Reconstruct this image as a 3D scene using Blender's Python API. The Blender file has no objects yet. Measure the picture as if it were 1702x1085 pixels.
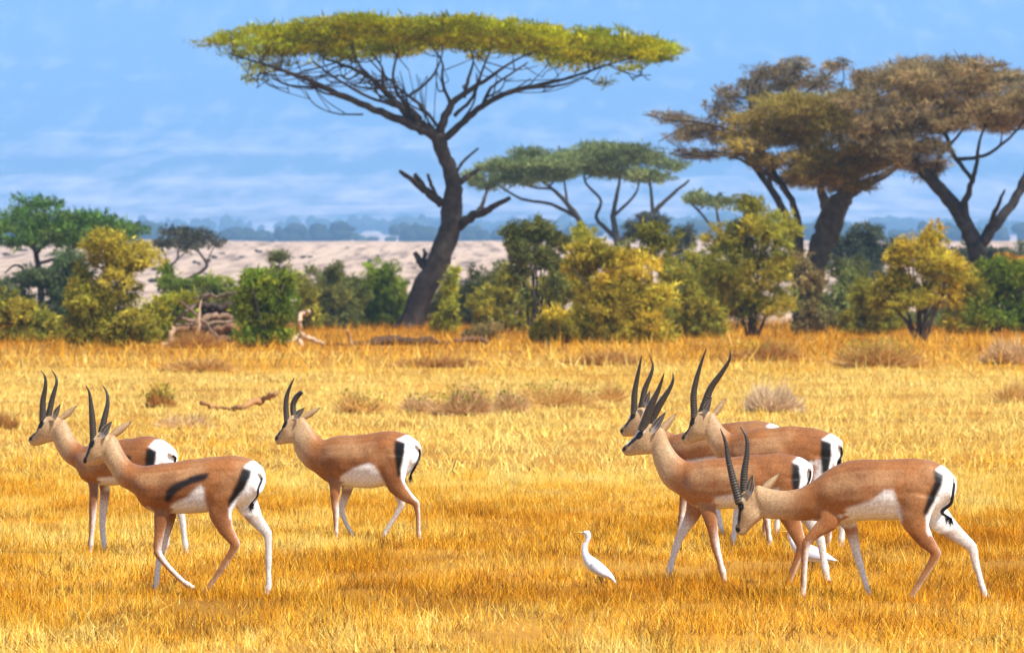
import bpy, math
import numpy as np
from mathutils import Vector, kdtree

# ------------------------------------------------------------------ camera, sky, sun, exposure
scene = bpy.context.scene
COL = scene.collection
LENS = 200.0
F = 1702 * LENS / 36.0            # focal length in photograph pixels
EYE = 1.6                         # camera height above the near grass
VH = 560.0                        # photograph row of the horizon
cam_data = bpy.data.cameras.new('camera')
cam_data.lens = LENS; cam_data.sensor_width = 36.0
cam_data.clip_start = 0.5; cam_data.clip_end = 40000
cam_data.dof.use_dof = True
cam_data.dof.focus_distance = 37.5
cam_data.dof.aperture_fstop = 9.0
cam = bpy.data.objects.new('camera', cam_data); COL.objects.link(cam)
cam.location = (0, 0, EYE)
cam.rotation_euler = (math.radians(90) + (VH - 542.5) / F, 0, 0)
scene.camera = cam

SUN_ELEV, SUN_AZ = 52.0, 134.0    # azimuth of the sun, clockwise from +Y (behind the camera, to the right)
world = bpy.data.worlds.new('World'); scene.world = world; world.use_nodes = True
wn = world.node_tree; wn.nodes.clear()
sky = wn.nodes.new('ShaderNodeTexSky'); sky.sky_type = 'NISHITA'; sky.sun_disc = False
sky.sun_elevation = math.radians(SUN_ELEV); sky.sun_rotation = math.radians(SUN_AZ)
sky.altitude = 1200; sky.air_density = 1.0; sky.dust_density = 0.6; sky.ozone_density = 1.5
bg = wn.nodes.new('ShaderNodeBackground'); bg.inputs['Strength'].default_value = 0.15
wo = wn.nodes.new('ShaderNodeOutputWorld')
wn.links.new(sky.outputs[0], bg.inputs[0]); wn.links.new(bg.outputs[0], wo.inputs[0])

sd = bpy.data.lights.new('sun', 'SUN'); sd.energy = 5.0; sd.angle = math.radians(1.5); sd.color = (1.0, 0.95, 0.87)
so = bpy.data.objects.new('sun', sd); COL.objects.link(so)
az, el = math.radians(SUN_AZ), math.radians(SUN_ELEV)
sdir = Vector((math.sin(az) * math.cos(el), math.cos(az) * math.cos(el), math.sin(el)))
so.rotation_euler = (-sdir).to_track_quat('-Z', 'Y').to_euler(); so.location = (0, -20, 60)

scene.view_settings.view_transform = 'Standard'; scene.view_settings.look = 'None'
scene.view_settings.gamma = 1.0; scene.view_settings.use_curve_mapping = False
scene.view_settings.exposure = 0.68
scene.render.engine = 'CYCLES'
cy = scene.cycles
cy.use_denoising = True
cy.max_bounces = 6; cy.diffuse_bounces = 3; cy.glossy_bounces = 2; cy.transmission_bounces = 3
cy.transparent_max_bounces = 6; cy.volume_bounces = 1

HAZE_DENSITY = 0.00012
HAZE_COLOR = (0.29, 0.572, 0.95, 1)

# ------------------------------------------------------------------ helpers
RNG = np.random.default_rng(7)

def at(u, v, d):
    """photograph pixel and distance -> world point"""
    return np.array([(u - 851) / F * d, d, EYE + (VH - v) / F * d])

def tag(o, label=None, cat=None, group=None, kind=None):
    if label: o['label'] = label
    if cat: o['category'] = cat
    if group: o['group'] = group
    if kind: o['kind'] = kind
    return o

def empty(name, loc):
    o = bpy.data.objects.new(name, None); COL.objects.link(o)
    o.location = loc; o.empty_display_size = 0.3
    return o

class MB:
    """collects vertices, triangles and vertex colours; build() links them as one mesh object"""
    def __init__(self): self.v = []; self.f = []; self.c = []; self.n = 0
    def add(self, v, f, c):
        v = np.asarray(v, float); f = np.asarray(f, int); c = np.asarray(c, float)
        if c.ndim == 1: c = np.tile(c, (len(v), 1))
        self.v.append(v); self.f.append(f + self.n); self.c.append(c); self.n += len(v)
    def build(self, name, mat, parent=None, smooth=False, loc=(0, 0, 0)):
        v = np.concatenate(self.v); f = np.concatenate(self.f); c = np.concatenate(self.c)
        me = mesh_arrays(name, v - np.asarray(loc, float), f, c, smooth)
        me.materials.append(mat)
        o = bpy.data.objects.new(name, me); COL.objects.link(o)
        if parent is not None: o.parent = parent
        else: o.location = loc
        return o

def mesh_arrays(name, v, f, c=None, smooth=False):
    me = bpy.data.meshes.new(name)
    me.vertices.add(len(v)); me.vertices.foreach_set('co', np.ascontiguousarray(v, np.float32).ravel())
    nf = len(f); k = f.shape[1]
    me.loops.add(nf * k); me.loops.foreach_set('vertex_index', np.ascontiguousarray(f, np.int32).ravel())
    me.polygons.add(nf); me.polygons.foreach_set('loop_start', np.arange(0, nf * k, k, dtype=np.int32))
    if smooth: me.polygons.foreach_set('use_smooth', np.ones(nf, bool))
    me.update(calc_edges=True)
    if c is not None:
        a = me.color_attributes.new('Col', 'FLOAT_COLOR', 'POINT')
        rgba = np.ones((len(v), 4), np.float32); rgba[:, :3] = c
        a.data.foreach_set('color', rgba.ravel())
    return me

def catmull(P, m):
    P = np.asarray(P, float)
    if len(P) < 3: 
        t = np.linspace(0, 1, m + 1)[:, None]; return P[0] * (1 - t) + P[-1] * t
    Q = np.vstack([2 * P[0] - P[1], P, 2 * P[-1] - P[-2]])
    out = []
    for i in range(1, len(Q) - 2):
        t = np.linspace(0, 1, m, endpoint=False)[:, None]
        a, b, c, d = Q[i - 1], Q[i], Q[i + 1], Q[i + 2]
        out.append(0.5 * (2 * b + (c - a) * t + (2 * a - 5 * b + 4 * c - d) * t ** 2 + (3 * b - a - 3 * c + d) * t ** 3))
    out.append(P[-1:])
    return np.vstack(out)

def ring_faces(n_rings, k):
    i = np.arange(n_rings - 1)[:, None] * k; j = np.arange(k)[None, :]; j2 = (j + 1) % k
    a = (i + j).ravel(); b = (i + j2).ravel(); c = (i + k + j2).ravel(); d = (i + k + j).ravel()
    return np.vstack([np.stack([a, b, c], 1), np.stack([a, c, d], 1)])

def tube(path, rad, k=6, rough=0.0, rng=RNG):
    path = np.asarray(path, float); rad = np.asarray(rad, float); n = len(path)
    tan = np.gradient(path, axis=0); tan /= np.linalg.norm(tan, axis=1)[:, None] + 1e-9
    ref = np.array([0.0, 1, 0]) if abs(tan[:, 1]).mean() < 0.85 else np.array([1.0, 0, 0])
    s = np.cross(tan, ref); s /= np.linalg.norm(s, axis=1)[:, None] + 1e-9
    t2 = np.cross(s, tan)
    ang = np.arange(k) * 2 * math.pi / k
    r = rad[:, None] * (1 + rough * rng.standard_normal((n, k)))
    v = path[:, None, :] + r[..., None] * (np.cos(ang)[None, :, None] * s[:, None, :] + np.sin(ang)[None, :, None] * t2[:, None, :])
    v = v.reshape(-1, 3); f = ring_faces(n, k)
    v = np.vstack([v, path[:1], path[-1:]]); e0 = n * k; e1 = e0 + 1
    j = np.arange(k); j2 = (j + 1) % k
    cap0 = np.stack([np.full(k, e0), j2, j], 1); cap1 = np.stack([np.full(k, e1), (n - 1) * k + j, (n - 1) * k + j2], 1)
    return v, np.vstack([f, cap0, cap1])

def vnoise(x, y, seed=0):
    """smooth value noise"""
    x = np.asarray(x, float); y = np.asarray(y, float)
    xi = np.floor(x).astype(np.int64); yi = np.floor(y).astype(np.int64); xf = x - xi; yf = y - yi
    def h(a, b):
        n = (a * 374761393 + b * 668265263 + seed * 1442695041) & 0xFFFFFFFF
        n = ((n ^ (n >> 13)) * 1274126177) & 0xFFFFFFFF
        return ((n ^ (n >> 16)) & 0xFFFF) / 65535.0
    u = xf * xf * (3 - 2 * xf); w = yf * yf * (3 - 2 * yf)
    return (h(xi, yi) * (1 - u) + h(xi + 1, yi) * u) * (1 - w) + (h(xi, yi + 1) * (1 - u) + h(xi + 1, yi + 1) * u) * w

def fbm(x, y, seed=0, o=4):
    s = 0; a = 0.5; t = 0
    for i in range(o):
        s = s + a * vnoise(x * 2 ** i, y * 2 ** i, seed + i); t += a; a *= 0.5
    return s / t

# ------------------------------------------------------------------ materials
def new_mat(name):
    m = bpy.data.materials.new(name); m.use_nodes = True
    nt = m.node_tree; nt.nodes.clear()
    return m, nt, nt.nodes, nt.links

def mat_attr(name, rough=0.8, spec=0.2, var=0.25, scale=30.0, bump=0.0, sheen=0.0, detail=4):
    """vertex colour times fine noise, with relief"""
    m, nt, N, L = new_mat(name)
    at_ = N.new('ShaderNodeAttribute'); at_.attribute_name = 'Col'
    tc = N.new('ShaderNodeTexCoord')
    no = N.new('ShaderNodeTexNoise'); no.inputs['Scale'].default_value = scale; no.inputs['Detail'].default_value = detail
    mr = N.new('ShaderNodeMapRange'); mr.inputs['To Min'].default_value = 1 - var; mr.inputs['To Max'].default_value = 1 + var
    mr.inputs['From Min'].default_value = 0.25; mr.inputs['From Max'].default_value = 0.75
    vm = N.new('ShaderNodeVectorMath'); vm.operation = 'SCALE'
    b = N.new('ShaderNodeBsdfPrincipled'); o = N.new('ShaderNodeOutputMaterial')
    L.new(tc.outputs['Object'], no.inputs['Vector']); L.new(no.outputs['Fac'], mr.inputs['Value'])
    L.new(at_.outputs['Color'], vm.inputs[0]); L.new(mr.outputs[0], vm.inputs['Scale'])
    L.new(vm.outputs[0], b.inputs['Base Color'])
    b.inputs['Roughness'].default_value = rough; b.inputs['Specular IOR Level'].default_value = spec
    if sheen: b.inputs['Sheen Weight'].default_value = sheen
    if bump:
        bp = N.new('ShaderNodeBump'); bp.inputs['Strength'].default_value = 0.6; bp.inputs['Distance'].default_value = bump
        L.new(no.outputs['Fac'], bp.inputs['Height']); L.new(bp.outputs[0], b.inputs['Normal'])
    L.new(b.outputs[0], o.inputs[0])
    return m

def mat_leaf(name, trans=0.3):
    m, nt, N, L = new_mat(name)
    a = N.new('ShaderNodeAttribute'); a.attribute_name = 'Col'
    tc = N.new('ShaderNodeTexCoord'); no = N.new('ShaderNodeTexNoise'); no.inputs['Scale'].default_value = 0.9
    mr = N.new('ShaderNodeMapRange'); mr.inputs['To Min'].default_value = 0.8; mr.inputs['To Max'].default_value = 1.2
    vm = N.new('ShaderNodeVectorMath'); vm.operation = 'SCALE'
    L.new(tc.outputs['Object'], no.inputs['Vector']); L.new(no.outputs['Fac'], mr.inputs['Value'])
    L.new(a.outputs['Color'], vm.inputs[0]); L.new(mr.outputs[0], vm.inputs['Scale'])
    d = N.new('ShaderNodeBsdfDiffuse'); t = N.new('ShaderNodeBsdfTranslucent'); mx = N.new('ShaderNodeMixShader')
    mx.inputs[0].default_value = trans; o = N.new('ShaderNodeOutputMaterial')
    L.new(vm.outputs[0], d.inputs['Color']); L.new(vm.outputs[0], t.inputs['Color'])
    L.new(d.outputs[0], mx.inputs[1]); L.new(t.outputs[0], mx.inputs[2]); L.new(mx.outputs[0], o.inputs[0])
    return m

M_COAT = mat_attr('short_fur', 0.5, 0.24, 0.32, 75, 0.0016, 0.02, 9)
M_HORN = mat_attr('ridged_horn', 0.45, 0.4, 0.3, 90, 0.001)
M_EYE = mat_attr('dark_eye', 0.12, 0.6, 0.05, 10)
M_FEATHER = mat_attr('white_feather', 0.7, 0.2, 0.06, 60, 0.002)
M_BARK = mat_attr('bark', 0.9, 0.1, 0.45, 3.0, 0.06, 0, 8)
M_DEAD = mat_attr('weathered_wood', 0.9, 0.1, 0.35, 5.0, 0.03, 0, 6)
M_LEAF = mat_leaf('leaf', 0.3)
M_GRASS = mat_leaf('dry_grass', 0.35)

# ------------------------------------------------------------------ terrain
GD = np.array([0, 60, 80, 100, 125, 150, 190, 230, 280, 350, 500, 700, 1000, 1500, 1750, 2600, 6000, 10000, 12000, 14000, 16000, 18000, 20000, 21200.])
GV = np.array([0, 0, 0, 694, 648, 613, 579, 561, 547, 538, 521, 492, 455, 405, 402, 412, 405, 384, 345, 285, 205, 100, -30, -110.])
GZ = EYE - (GV - VH) * GD / F; GZ[:3] = [0, 0, 0.03]
def ground_z(d):
    return np.interp(d, GD, GZ)
def d_at_row(v):
    """distance whose ground shows at photograph row v (beyond the near flat)"""
    if v > 752: return F * EYE / (v - VH)
    dd = np.linspace(70, 1600, 4000)
    vv = VH + F * (EYE - ground_z(dd)) / dd
    return float(dd[np.argmin(abs(vv - v))])

def sheet(name, y0, y1, ny, xw, nx, extra=None, geo=True):
    ys = np.geomspace(y0, y1, ny) if geo else np.linspace(y0, y1, ny)
    X = []; Y = []
    for y in ys:
        w = xw(y); X.append(np.linspace(-w, w, nx)); Y.append(np.full(nx, y))
    X = np.array(X); Y = np.array(Y); Z = ground_z(Y)
    if extra is not None: Z = Z + extra(X, Y)
    v = np.stack([X, Y, Z], -1).reshape(-1, 3)
    i = np.arange(ny - 1)[:, None] * nx; j = np.arange(nx - 1)[None, :]
    a = (i + j).ravel()
    f = np.stack([a, a + 1, a + nx + 1, a + nx], 1)
    return v, f

def mat_ground():
    m, nt, N, L = new_mat('dry_savanna_ground')
    tc = N.new('ShaderNodeTexCoord'); sx = N.new('ShaderNodeSeparateXYZ'); L.new(tc.outputs['Object'], sx.inputs[0])
    n1 = N.new('ShaderNodeTexNoise'); n1.inputs['Scale'].default_value = 0.25; n1.inputs['Detail'].default_value = 8
    n2 = N.new('ShaderNodeTexNoise'); n2.inputs['Scale'].default_value = 18; n2.inputs['Detail'].default_value = 6
    n3 = N.new('ShaderNodeTexNoise'); n3.inputs['Scale'].default_value = 0.3; n3.inputs['Detail'].default_value = 9; n3.inputs['Roughness'].default_value = 0.72
    mp = N.new('ShaderNodeMapping'); mp.inputs['Scale'].default_value = (1, 0.025, 1)
    L.new(tc.outputs['Object'], mp.inputs[0])
    for n in (n1, n2): L.new(tc.outputs['Object'], n.inputs['Vector'])
    L.new(mp.outputs[0], n3.inputs['Vector'])
    r1 = N.new('ShaderNodeValToRGB'); r1.color_ramp.elements[0].color = (0.17, 0.07, 0.010, 1); r1.color_ramp.elements[1].color = (0.55, 0.27, 0.04, 1)
    r1.color_ramp.elements[0].position = 0.3; r1.color_ramp.elements[1].position = 0.7
    r2 = N.new('ShaderNodeValToRGB'); r2.color_ramp.elements[0].color = (0.20, 0.13, 0.085, 1); r2.color_ramp.elements[1].color = (0.58, 0.40, 0.27, 1)
    r2.color_ramp.elements[0].position = 0.36; r2.color_ramp.elements[1].position = 0.54
    mixn = N.new('ShaderNodeMix'); mixn.data_type = 'FLOAT'; mixn.inputs[0].default_value = 0.4
    L.new(n1.outputs['Fac'], mixn.inputs[2]); L.new(n2.outputs['Fac'], mixn.inputs[3])
    L.new(mixn.outputs[0], r1.inputs[0]); L.new(n3.outputs['Fac'], r2.inputs[0])
    mr = N.new('ShaderNodeMapRange'); mr.inputs['From Min'].default_value = 300; mr.inputs['From Max'].default_value = 480
    L.new(sx.outputs['Y'], mr.inputs['Value'])
    mc = N.new('ShaderNodeMix'); mc.data_type = 'RGBA'
    L.new(mr.outputs[0], mc.inputs[0]); L.new(r1.outputs[0], mc.inputs[6]); L.new(r2.outputs[0], mc.inputs[7])
    b = N.new('ShaderNodeBsdfPrincipled'); b.inputs['Roughness'].default_value = 0.95; b.inputs['Specular IOR Level'].default_value = 0.05
    bp = N.new('ShaderNodeBump'); bp.inputs['Strength'].default_value = 0.5; bp.inputs['Distance'].default_value = 0.05
    L.new(n2.outputs['Fac'], bp.inputs['Height']); L.new(bp.outputs[0], b.inputs['Normal'])
    o = N.new('ShaderNodeOutputMaterial'); L.new(mc.outputs[2], b.inputs['Base Color']); L.new(b.outputs[0], o.inputs[0])
    return m

def mat_mountain():
    m, nt, N, L = new_mat('mountain_slope')
    tc = N.new('ShaderNodeTexCoord'); sx = N.new('ShaderNodeSeparateXYZ'); L.new(tc.outputs['Object'], sx.inputs[0])
    mp = N.new('ShaderNodeMapping'); mp.inputs['Scale'].default_value = (0.0085, 0.0013, 0.0)
    n1 = N.new('ShaderNodeTexNoise'); n1.inputs['Scale'].default_value = 1.0; n1.inputs['Detail'].default_value = 7; n1.inputs['Roughness'].default_value = 0.62
    mp2 = N.new('ShaderNodeMapping'); mp2.inputs['Scale'].default_value = (0.0008, 0.0021, 0.0)
    n2 = N.new('ShaderNodeTexNoise'); n2.inputs['Scale'].default_value = 1.0; n2.inputs['Detail'].default_value = 4
    L.new(tc.outputs['Object'], mp.inputs[0]); L.new(mp.outputs[0], n1.inputs['Vector'])
    L.new(tc.outputs['Object'], mp2.inputs[0]); L.new(mp2.outputs[0], n2.inputs['Vector'])
    # belts of scrub, bare ground and forest going up the slope
    belt = N.new('ShaderNodeValToRGB'); mr = N.new('ShaderNodeMapRange')
    mr.inputs['From Min'].default_value = 10000; mr.inputs['From Max'].default_value = 19000
    L.new(sx.outputs['Y'], mr.inputs['Value']); L.new(mr.outputs[0], belt.inputs[0])
    e = belt.color_ramp.elements; e[0].position = 0; e[0].color = (.25,) * 3 + (1,); e[1].position = 1; e[1].color = (.2,) * 3 + (1,)
    for p, c in ((0.18, .55), (0.36, .56), (0.42, .26), (0.46, .18), (0.52, .34), (0.60, .42), (0.68, .2), (0.78, .12)):
        x = e.new(p); x.color = (c, c, c, 1)
    ad = N.new('ShaderNodeMath'); ad.operation = 'ADD'; ad2 = N.new('ShaderNodeMath'); ad2.operation = 'ADD'
    s2 = N.new('ShaderNodeMath'); s2.operation = 'MULTIPLY_ADD'; s2.inputs[1].default_value = 1.9; s2.inputs[2].default_value = -0.95
    s3 = N.new('ShaderNodeMath'); s3.operation = 'MULTIPLY_ADD'; s3.inputs[1].default_value = 0.6; s3.inputs[2].default_value = -0.30
    L.new(n1.outputs['Fac'], s2.inputs[0]); L.new(n2.outputs['Fac'], s3.inputs[0])
    L.new(belt.outputs[0], ad.inputs[0]); L.new(s2.outputs[0], ad.inputs[1]); L.new(ad.outputs[0], ad2.inputs[0]); L.new(s3.outputs[0], ad2.inputs[1])
    r = N.new('ShaderNodeValToRGB'); r.color_ramp.elements[0].color = (0.04, 0.06, 0.06, 1); r.color_ramp.elements[0].position = 0.18
    r.color_ramp.elements[1].color = (0.62, 0.49, 0.47, 1); r.color_ramp.elements[1].position = 0.9
    L.new(ad2.outputs[0], r.inputs[0])
    b = N.new('ShaderNodeBsdfDiffuse'); o = N.new('ShaderNodeOutputMaterial')
    L.new(r.outputs[0], b.inputs['Color']); L.new(b.outputs[0], o.inputs[0])
    return m

def bumps(X, Y):
    return np.where(Y > 300, (fbm(X / 60, Y / 90, 3) - 0.5) * np.clip((Y - 300) / 1200, 0, 1) * 4.5, 0) + \
           (fbm(X / 3.0, Y / 3.0, 9) - 0.5) * 0.05 * (Y < 280)
v, f = sheet('ground', 6, 9600, 170, lambda y: 14 + 0.30 * y, 60, bumps)
me = mesh_arrays('ground', v, f, None, True); me.materials.append(mat_ground())
ground = bpy.data.objects.new('ground', me); COL.objects.link(ground); tag(ground, kind='structure')
def rough(X, Y):
    return (fbm(X / 840, Y / 840, 21, 5) - 0.5) * 40 * np.clip((Y - 9800) / 1800, 0, 1)
v, f = sheet('mountain', 9400, 21200, 90, lambda y: 2600 + 0.10 * y, 90, lambda X, Y: rough(X, Y) - 2.0 * (Y < 9590), False)
me = mesh_arrays('mountain', v, f, None, True); me.materials.append(mat_mountain())
mountain = bpy.data.objects.new('mountain', me); COL.objects.link(mountain); tag(mountain, kind='structure')

# the air
def haze():
    x, y0, y1, z0, z1 = 5600.0, -60.0, 22500.0, -2.5, float(GZ.max()) + 25
    v = np.array([[-x, y0, z0], [x, y0, z0], [x, y1, z0], [-x, y1, z0], [-x, y0, z1], [x, y0, z1], [x, y1, z1], [-x, y1, z1]])
    f = np.array([[0, 3, 2, 1], [4, 5, 6, 7], [0, 1, 5, 4], [1, 2, 6, 5], [2, 3, 7, 6], [3, 0, 4, 7]])
    me = mesh_arrays('haze', v, f)
    m, nt, N, L = new_mat('haze_air')
    pv = N.new('ShaderNodeVolumePrincipled'); pv.inputs['Color'].default_value = HAZE_COLOR
    pv.inputs['Density'].default_value = HAZE_DENSITY; pv.inputs['Anisotropy'].default_value = 0.0
    o = N.new('ShaderNodeOutputMaterial'); L.new(pv.outputs[0], o.inputs['Volume'])
    me.materials.append(m)
    ob = bpy.data.objects.new('haze', me); COL.objects.link(ob); tag(ob, kind='stuff')
haze()

# ------------------------------------------------------------------ foliage
def leaf_tris(n, cen, rad, size, rng, shell=0.45, up=0.0, long=2.2):
    """n leaf-sized triangles spread through an ellipsoid"""
    d = rng.standard_normal((n, 3)); d /= np.linalg.norm(d, axis=1)[:, None]
    r = rng.random(n) ** shell
    p = np.asarray(cen) + d * r[:, None] * np.asarray(rad)
    a = rng.standard_normal((n, 3)); a[:, 2] += up; a /= np.linalg.norm(a, axis=1)[:, None]
    b = np.cross(a, rng.standard_normal((n, 3))); b /= np.linalg.norm(b, axis=1)[:, None]
    s = size * (0.6 + 0.8 * rng.random(n))[:, None]
    v = np.stack([p - b * s * 0.5, p + b * s * 0.5, p + a * s * long * 0.6], 1).reshape(-1, 3)
    return v, np.arange(3 * n).reshape(-1, 3)

def leaf_cols(n, palette, rng, tint=1.0):
    pal = np.asarray(palette, float); i = rng.integers(0, len(pal), n)
    c = pal[i] * (1.2 + 0.8 * rng.random(n))[:, None] * tint
    return np.repeat(c, 3, 0)

def spray_tris(n, cen, rad, size, rng, up=0.0, long=2.2, per=40, thin=1.0):
    """leaves gathered in soft sprays that fill an ellipsoid, coarse within and fine on the outside"""
    rad = np.asarray(rad, float); cen = np.asarray(cen, float); out = []
    for kind in (0, 1):
        nn = int(n * (.24 if kind == 0 else .95)); m = max(8, nn // per)
        d = rng.standard_normal((m, 3)); d /= np.linalg.norm(d, axis=1)[:, None]
        if kind: d[:, 1] = np.where(rng.random(m) < .5, -abs(d[:, 1]), d[:, 1])
        r = rng.random(m) ** .5 * .8 if kind == 0 else rng.uniform(.68, 1.02, m)
        sc = cen + d * r[:, None] * rad
        br = rng.uniform(.7, 1.3, m); i = rng.integers(0, m, nn)
        sz = size * (1.5 if kind == 0 else .72)
        p = sc[i] + rng.standard_normal((nn, 3)) * np.maximum(rad * 0.13, sz * 0.8)
        a = rng.standard_normal((nn, 3)) + 0.9 * d[i]; a[:, 2] += up; a /= np.linalg.norm(a, axis=1)[:, None]
        b = np.cross(a, rng.standard_normal((nn, 3))); b /= np.linalg.norm(b, axis=1)[:, None]
        s = sz * (0.6 + 0.8 * rng.random(nn))[:, None]
        out.append((np.stack([p - b * s * 0.5 * thin, p + b * s * 0.5 * thin, p + a * s * long * 0.6], 1).reshape(-1, 3), np.repeat(br[i], 3)[:, None]))
    v = np.vstack([o[0] for o in out]); br = np.vstack([o[1] for o in out])
    return v, np.arange(len(v)).reshape(-1, 3), br

class Skeleton:
    def __init__(self, d0): self.P = []; self.R = []; self.d0 = d0
    def nearest(self, p, up_pen=2.0):
        P = np.array(self.P); dv = p - P
        dist = np.linalg.norm(dv, axis=1) + up_pen * np.clip(-dv[:, 2], 0, None) + 0.6 * np.clip(-(dv[:, 2] - 0.2), 0, 1)
        i = int(np.argmin(dist)); return P[i], self.R[i]

def build_tree(name, label, cat, d, limbs, clumps, pal, bark=(0.05, 0.042, 0.036), leaf=0.16, dens=90, spread=4.0, group=None,
               seed=1, twig_r=0.035, shell=0.45, up=0.6, base=None, twig_pal=None, spokes=5, long=2.2, jitter=1.0, extra_twigs=0, fans=0, fan_box=None, thin=1.0):
    """limbs: lists of (u, v, width) photograph pixels; clumps: (u, v, rx, ry[, depth]) pixels at the tree's distance d"""
    rng = np.random.default_rng(seed)
    s = F / d; tb = MB(); cb = MB(); sk = Skeleton(d)
    nodes2 = []                                # (u, v, depth) of limb nodes already built
    for li, lm in enumerate(limbs):
        lm = np.array(lm, float)
        off0 = 0.0
        if nodes2:
            nn = np.array(nodes2); q = np.hypot(nn[:, 0] - lm[0, 0], nn[:, 1] - lm[0, 1]); off0 = nn[np.argmin(q), 2]
        drift = 0.0 if li == 0 else rng.uniform(-1, 1) * spread * 0.8
        n = len(lm); tt = np.linspace(0, 1, n)
        pts = np.array([at(a[0], a[1], d) for a in lm])
        pts[:, 1] += off0 + drift * tt ** 1.3
        pts = np.hstack([pts, lm[:, 2:3] / s / 2])
        q = catmull(pts, 5)
        q[1:-1, :3] += rng.standard_normal((len(q) - 2, 3)) * (q[1:-1, 3:4] * (0.07 if li == 0 else 0.16))
        vv, ff = tube(q[:, :3], np.clip(q[:, 3], 0.012, None), 9 if li == 0 else 7, 0.06, rng)
        tb.add(vv, ff, np.array(bark) * (0.85 + 0.3 * rng.random()))
        for p in q:
            sk.P.append(p[:3].copy()); sk.R.append(p[3]); 
            nodes2.append((851 + p[0] / d * F, VH - (p[2] - EYE) * F / d, p[1] - d))
    for k in range(fans):                       # finer boughs fanning up into the crown
        for tr in range(20):
            i = rng.integers(0, len(sk.P)); p = np.array(sk.P[i])
            if sk.R[i] < 0.26 and p[2] > fan_box[0]: break
        ov = np.array([p[0] - fan_box[1], p[1] - d]); ov = ov / (np.linalg.norm(ov) + .5) + rng.normal(0, .45, 2)
        run = rng.uniform(.6, 3.6)
        run *= np.clip(1.25 - abs(p[0] - fan_box[1]) / fan_box[2] * 1.15, .05, 1)
        e = np.array([p[0] + ov[0] * run, p[1] + ov[1] * run, fan_box[3] + rng.uniform(-.3, .5)])
        mid = p * .5 + e * .5 + np.array([ov[0] * .2, ov[1] * .2, -.12 * run]) + rng.normal(0, .12, 3)
        q = catmull(np.array([p, mid, e]), 6); r0 = min(sk.R[i] * .7, .085)
        vv, ff = tube(q, np.linspace(r0, .02, len(q)), 5); tb.add(vv, ff, np.array(bark))
        for z in range(2, len(q)): sk.P.append(q[z]); sk.R.append(.04)
    order = []
    for c in clumps:
        u, v_, rx, ry = c[:4]; dd = c[4] if len(c) > 4 else rng.uniform(-1, 1) * spread
        cen = at(u, v_, d); cen[1] += dd
        order.append((cen, rx / s, ry / s))
    if sk.P:
        P0 = np.array(sk.P[0]); order.sort(key=lambda o: np.linalg.norm(o[0] - P0))
    for cen, rx, rz in order:
        if sk.P and twig_r > 0:
            p, r = sk.nearest(cen)
            L_ = np.linalg.norm(cen - p); mid = (p + cen) / 2 + rng.standard_normal(3) * 0.10 * L_ - np.array([0, 0, 0.06 * L_])
            q = catmull(np.array([p, mid, cen + np.array([0, 0, -0.15 * rz])]), 5)
            rr = np.linspace(min(r * 0.8, twig_r * (1.2 + 0.25 * L_)), twig_r * 0.5, len(q))
            vv, ff = tube(q, rr, 5); tb.add(vv, ff, np.array(bark))
            for k in range(2, len(q)): sk.P.append(q[k]); sk.R.append(rr[k])
            for k in range(spokes):
                e = cen + rng.uniform(-1, 1, 3) * np.array([rx, rx, rz]) * 0.95
                st = q[rng.integers(len(q) // 2, len(q))]
                qq = catmull(np.array([st, (st + e) / 2 + rng.standard_normal(3) * 0.1 * rx, e]), 2)
                vv, ff = tube(qq, np.linspace(twig_r * 0.5, twig_r * 0.14, len(qq)), 4); tb.add(vv, ff, np.array(bark))
        ry_ = rx * 0.9
        area = rx * rz * 4 + rx * ry_ * 1.6
        n = int(dens * area / (leaf / 0.16) ** 2)
        tint = 0.6 + 0.75 * rng.random()
        pk = np.asarray(pal, float); pk = pk * .45 + .55 * pk[rng.integers(len(pk))]      # each bough has its own shade
        vv, ff, br = spray_tris(n, cen, (rx, ry_, rz), leaf, rng, up, long, 40, thin)
        cb.add(vv, ff, np.clip(leaf_cols(len(ff), pk, rng, tint) * br, 0, .8))
        if extra_twigs:
            m = int(n * extra_twigs)
            vv, ff = leaf_tris(m, cen, np.array([rx, ry_, rz]), leaf * 0.35, rng, 0.4, up, 9.0)
            cb.add(vv, ff, leaf_cols(m, twig_pal, rng))
    base = np.array(base if base is not None else [(limbs[0][0][0] - 851) / F * d, d, float(ground_z(d))])
    root = empty(name, base); tag(root, label, cat, group)
    if tb.v:
        tb.build('trunk' if cat == 'tree' else 'stem', M_BARK, root, True, base)
    cb.build('crown' if cat == 'tree' else 'foliage', M_LEAF, root, False, base)
    return root

def cr(ox, oy, k, pts):
    """crop coordinates -> photograph pixels; sizes are scaled, too"""
    return [[ox + p[0] / k, oy + p[1] / k] + [q / k for q in p[2:]] for p in pts]

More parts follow.
